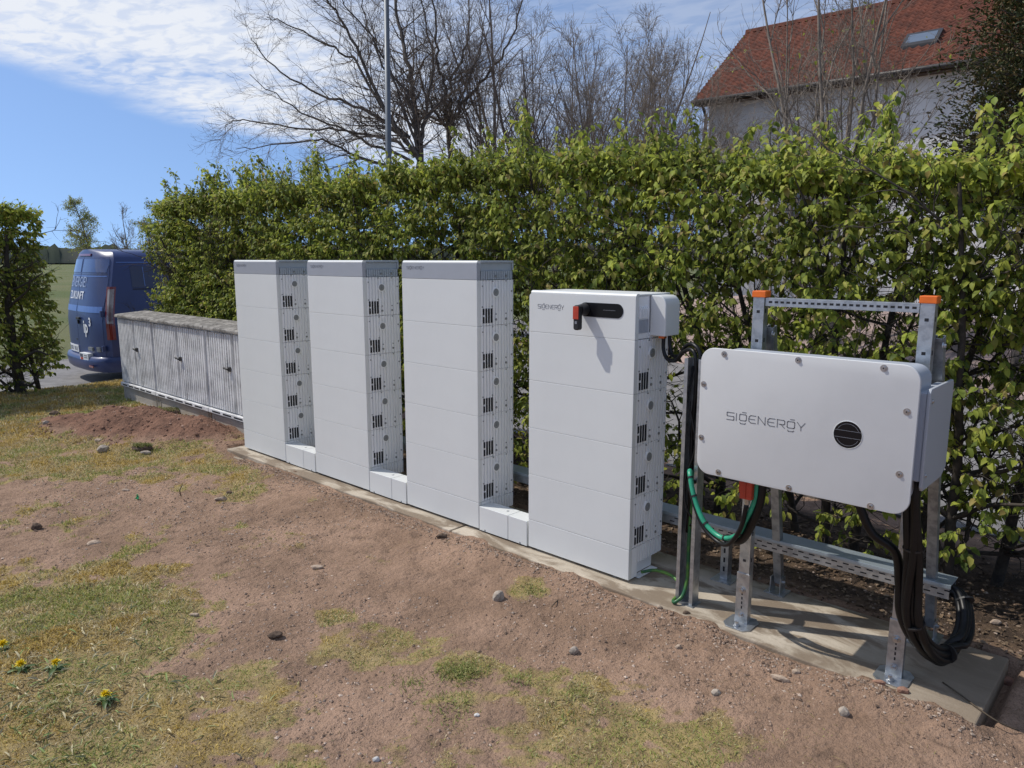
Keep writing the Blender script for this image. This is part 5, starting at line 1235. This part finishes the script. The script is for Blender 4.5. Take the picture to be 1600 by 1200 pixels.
for a in [(779, 938, 22, .8, 'stone_g', 'round greyish stone on bare soil in front of the handled tower', 'stone', 0, .85),
          (431, 996, 26, .6, 'stone_d', 'dark flat lump on bare soil among the left foreground', 'soil_lump', 0, .5),
          (1219, 1066, 32, .36, 'stone', 'long pale chip of stone lying near the slab edge', 'stone', -.75, .4),
          (1243, 1059, 14, .8, 'stone', 'small tan stone next to the long pale chip', 'stone', 0, .7),
          (1119, 1086, 16, .8, 'stone_g', 'grey pebble on the soil left of the long pale chip', 'stone', 0, .7),
          (1318, 1124, 19, .9, 'stone_g', 'pale grey stone on its own in the right foreground', 'stone', 0, .8),
          (1371, 1087, 22, .45, 'stone_r', 'flat reddish stone beside the white pebble at the slab edge', 'stone', -.3, .45),
          (1391, 1081, 11, .9, 'stone_w', 'small white pebble near the right post foot', 'stone', 0, .8),
          (1409, 1098, 19, .75, 'stone_r', 'rounded reddish stone right of the white pebble', 'stone', -.3, .8),
          (147, 850, 22, .7, 'stone', 'flat tan stone left of the centre of the bare patch', 'stone', .4, .4),
          (58, 827, 16, .9, 'stone_d', 'dark clod of soil at the left edge of the bare patch', 'soil_lump', 0, 1.0),
          (161, 706, 20, .6, 'stone_g', 'broken grey stone at the foot of the red soil heap', 'stone', .3, .7),
          (154, 694, 12, .7, 'stone', 'small pale stone above the broken grey stone by the heap', 'stone', 0, .6),
          (228, 709, 18, .4, 'stone_g', 'thin flat stone in the turf before the heap', 'stone', 0, .4),
          (72, 672, 10, .7, 'stone_g', 'small pale stone on the left flank of the red heap', 'stone', .6, .8),
          (897, 1013, 19, .7, 'stone_g', 'lumpy grey stone cluster on the bare soil below the inverter', 'stone', .2, .8),
          (345, 780, 20, .5, 'stone', 'flat tan stone near the slab on the left', 'stone', .4, .4),
          (359, 772, 14, .5, 'stone_d', 'dark flat stone touching the flat tan stone near the slab', 'stone', 0, .5),
          (197, 766, 14, .4, 'stone', 'thin pale stone left of the green scrap', 'stone', 0, .4),
          (303, 961, 18, .4, 'stone', 'thin flat stone in the middle of the left bare soil', 'stone', .2, .4),
          (495, 886, 22, .5, 'stone', 'tan stone half sunk in soil before the second tower', 'stone', 0, .4),
          (1072, 972, 13, .8, 'stone_d', 'dark clod at the slab edge under the cable channel', 'soil_lump', 0, .8),
          (1030, 962, 10, .8, 'stone', 'small brown stone at the slab edge below the handled tower', 'stone', 0, .8),
          (1060, 1018, 12, .8, 'stone', 'tiny brown stone on soil left of the left post foot', 'stone', 0, .8),
          (690, 848, 18, .6, 'stone_d', 'dark clod on the soil before the third tower', 'soil_lump', 0, .6),
          (745, 1116, 9, .9, 'stone_w', 'tiny white stone in the thin grass of the foreground', 'stone', 0, .8),
          (588, 1194, 14, .6, 'stone_w', 'pale stone at the bottom edge of the foreground', 'stone', .4, .6),
          (1575, 1052, 26, .8, 'stone_r', 'pinkish stone in the dirt beyond the slab end', 'stone', 0, .6),
          (1556, 970, 18, .6, 'stone', 'tan stone under the hedge right of the cable loop', 'stone', 0, .6)]: stone(*a)
for px_, py_, w_, lab in ((168, 632, 22, 'brown soil clod on the far shoulder of the red heap'), (178, 629, 18, 'larger brown clod topping the red heap'), (85, 640, 18, 'dark clod on the left end of the red heap')):
    stone(px_, py_, w_, .8, 'stone_r' if 'topping' in lab else 'stone_d', lab, 'soil_lump', 0, .8, z=.06)
# clods with turf cut out of the ground lying on the heap
def turf_clod(px_, py_, w_, h_, lab, z=.05):
    c_ = atz(px_, py_, z); c_.z = float(ground_z(c_.x, c_.y)); t = thing('turf_sod', lab, 'turf sod', tuple(c_), 0, 'sods of turf on the heap')
    bm = bmesh.new(); bmesh.ops.create_icosphere(bm, subdivisions=3, radius=1.0); sd = rng.uniform(0, 50, 3)
    for v in bm.verts:
        p = np.array(v.co); p = p*(.75+.5*float(fbm(p[0]*2+sd[0], p[1]*2+sd[1], p[2]*2+sd[2], 3))); p[2] = np.clip(p[2], -.5, .75); v.co = (p[0]*w_, p[1]*w_*.55, p[2]*h_)
    me = bpy.data.meshes.new('soil'); bm.to_mesh(me); bm.free(); me.materials.append(M['stone_d']); o = bpy.data.objects.new('soil', me); col.objects.link(o); o.parent = t; o.location = (0, 0, h_*.35); o.rotation_euler = (0, 0, .6)
    n = 700; a = rng.uniform(0, 2*np.pi, n); rr = np.sqrt(rng.random(n))*w_*.85; ux = rr*np.cos(a); uy = rr*np.sin(a)*.55; x = c_.x+ux*math.cos(.6)-uy*math.sin(.6); y = c_.y+ux*math.sin(.6)+uy*math.cos(.6)
    V, F_, C_ = blades(x, y, np.ones(n), .02, .05, .003, palf*.75, 1.0); V[:, 2] = V[:, 2]-np.repeat(ground_z(x, y), 5)+c_.z+h_*.85
    np_mesh('turf', V, F_, 'blade', t, attr=C_, kind='stuff')
turf_clod(222, 691, .10, .035, 'dark sod of turf lying on the near slope of the red heap', .04)
turf_clod(262, 645, .17, .05, 'grassy sod against the cabinet plinth behind the red heap', .0)
# dandelions
def dandelion(px_, py_, lab, big=1.0):
    c_ = atz(px_, py_, -.02); z0 = float(ground_z(c_.x, c_.y)); t = thing('dandelion', lab, 'dandelion', (c_.x, c_.y, z0), 0, 'dandelions in the turf')
    MB().tube([(c_.x, c_.y, z0-.005), (c_.x+.003, c_.y, z0+.028)], .002, 6).build('stem', 'dleaf', t)
    n = 80; a = rng.uniform(0, 2*np.pi, n); el = rng.uniform(.15, 1.4, n); d = np.stack([np.cos(a)*np.cos(el), np.sin(a)*np.cos(el), np.sin(el)], 1)
    P = np.tile(np.array((c_.x+.003, c_.y, z0+.027)), (n, 1)); V, F_, C_ = leaves(P, d, rng.normal(0, .3, (n, 3))+np.array((0, 0, 1)), .023*big*rng.uniform(.7, 1.1, n), np.ones((n, 3)), .3)
    np_mesh('flower_head', V, F_, 'yellow', t)
    n = 8; a = np.arange(n)*2*np.pi/n+rng.normal(0, .2, n); d = np.stack([np.cos(a), np.sin(a), np.full(n, .25)], 1); P = np.tile(np.array((c_.x, c_.y, z0+.003)), (n, 1))
    V, F_, C_ = leaves(P, d, np.tile(np.array((0, 0, 1.)), (n, 1)), rng.uniform(.04, .07, n), np.ones((n, 3)), .35, .35); np_mesh('leaf_rosette', V, F_, 'dleaf', t)
dandelion(33, 1043, 'orange yellow dandelion in the bottom left turf, left of its twin', 1.1); dandelion(88, 1043, 'lemon yellow dandelion between two others in the bottom left turf')
dandelion(165, 1088, 'yellow dandelion on its own over a dark leafy tuft', 1.0); dandelion(4, 1008, 'yellow dandelion cut by the left picture edge', 1.1)
# scraps and sticks
c_ = atz(214, 777, -.04); z0 = float(ground_z(c_.x, c_.y)); t = thing('plastic_scrap', 'small bright green plastic scrap on the bare soil', 'plastic scrap', (c_.x, c_.y, z0))
MB().tube([(c_.x-.02, c_.y, z0+.005), (c_.x, c_.y+.01, z0+.022), (c_.x+.022, c_.y-.004, z0+.008)], .006, 6).build('strip', 'plastic_g', t); MB().tube([(c_.x, c_.y, z0+.005), (c_.x+.004, c_.y+.002, z0+.04)], .005, 6).build('strip', 'plastic_g', t)
def stick(pts, r, lab):
    P = [atz(a, b, zz) for a, b, zz in pts]; Q = spline([(p.x, p.y, p.z) for p in P], 4)
    o = MB().tube(Q, r, 5).build('stick', 'twig', None, smooth=True); tag(o, lab, 'stick', 'dry sticks on the ground')
stick([(1473, 1066, .004), (1500, 1085, .008), (1530, 1108, .006), (1560, 1128, -.01), (1592, 1142, -.04)], .0032, 'long thin dry stick lying across the dark end of the slab')
stick([(732, 842, -.03), (738, 852, -.025), (745, 862, -.03)], .003, 'short straw coloured stick on soil before the third tower')
stick([(862, 948, -.04), (868, 941, -.03), (876, 934, -.04)], .003, 'short brown stick near the round greyish stone')
stick([(1340, 940, -.05), (1390, 932, -.03), (1440, 922, -.04)], .003, 'dark stick on the litter behind the slab')
stick([(283, 775, -.03), (281, 766, .03), (285, 758, .05)], .004, 'small upright stalk on the bare soil right of the green scrap')

for o in list(bpy.data.objects):
    if 'off' in o: del o['off']
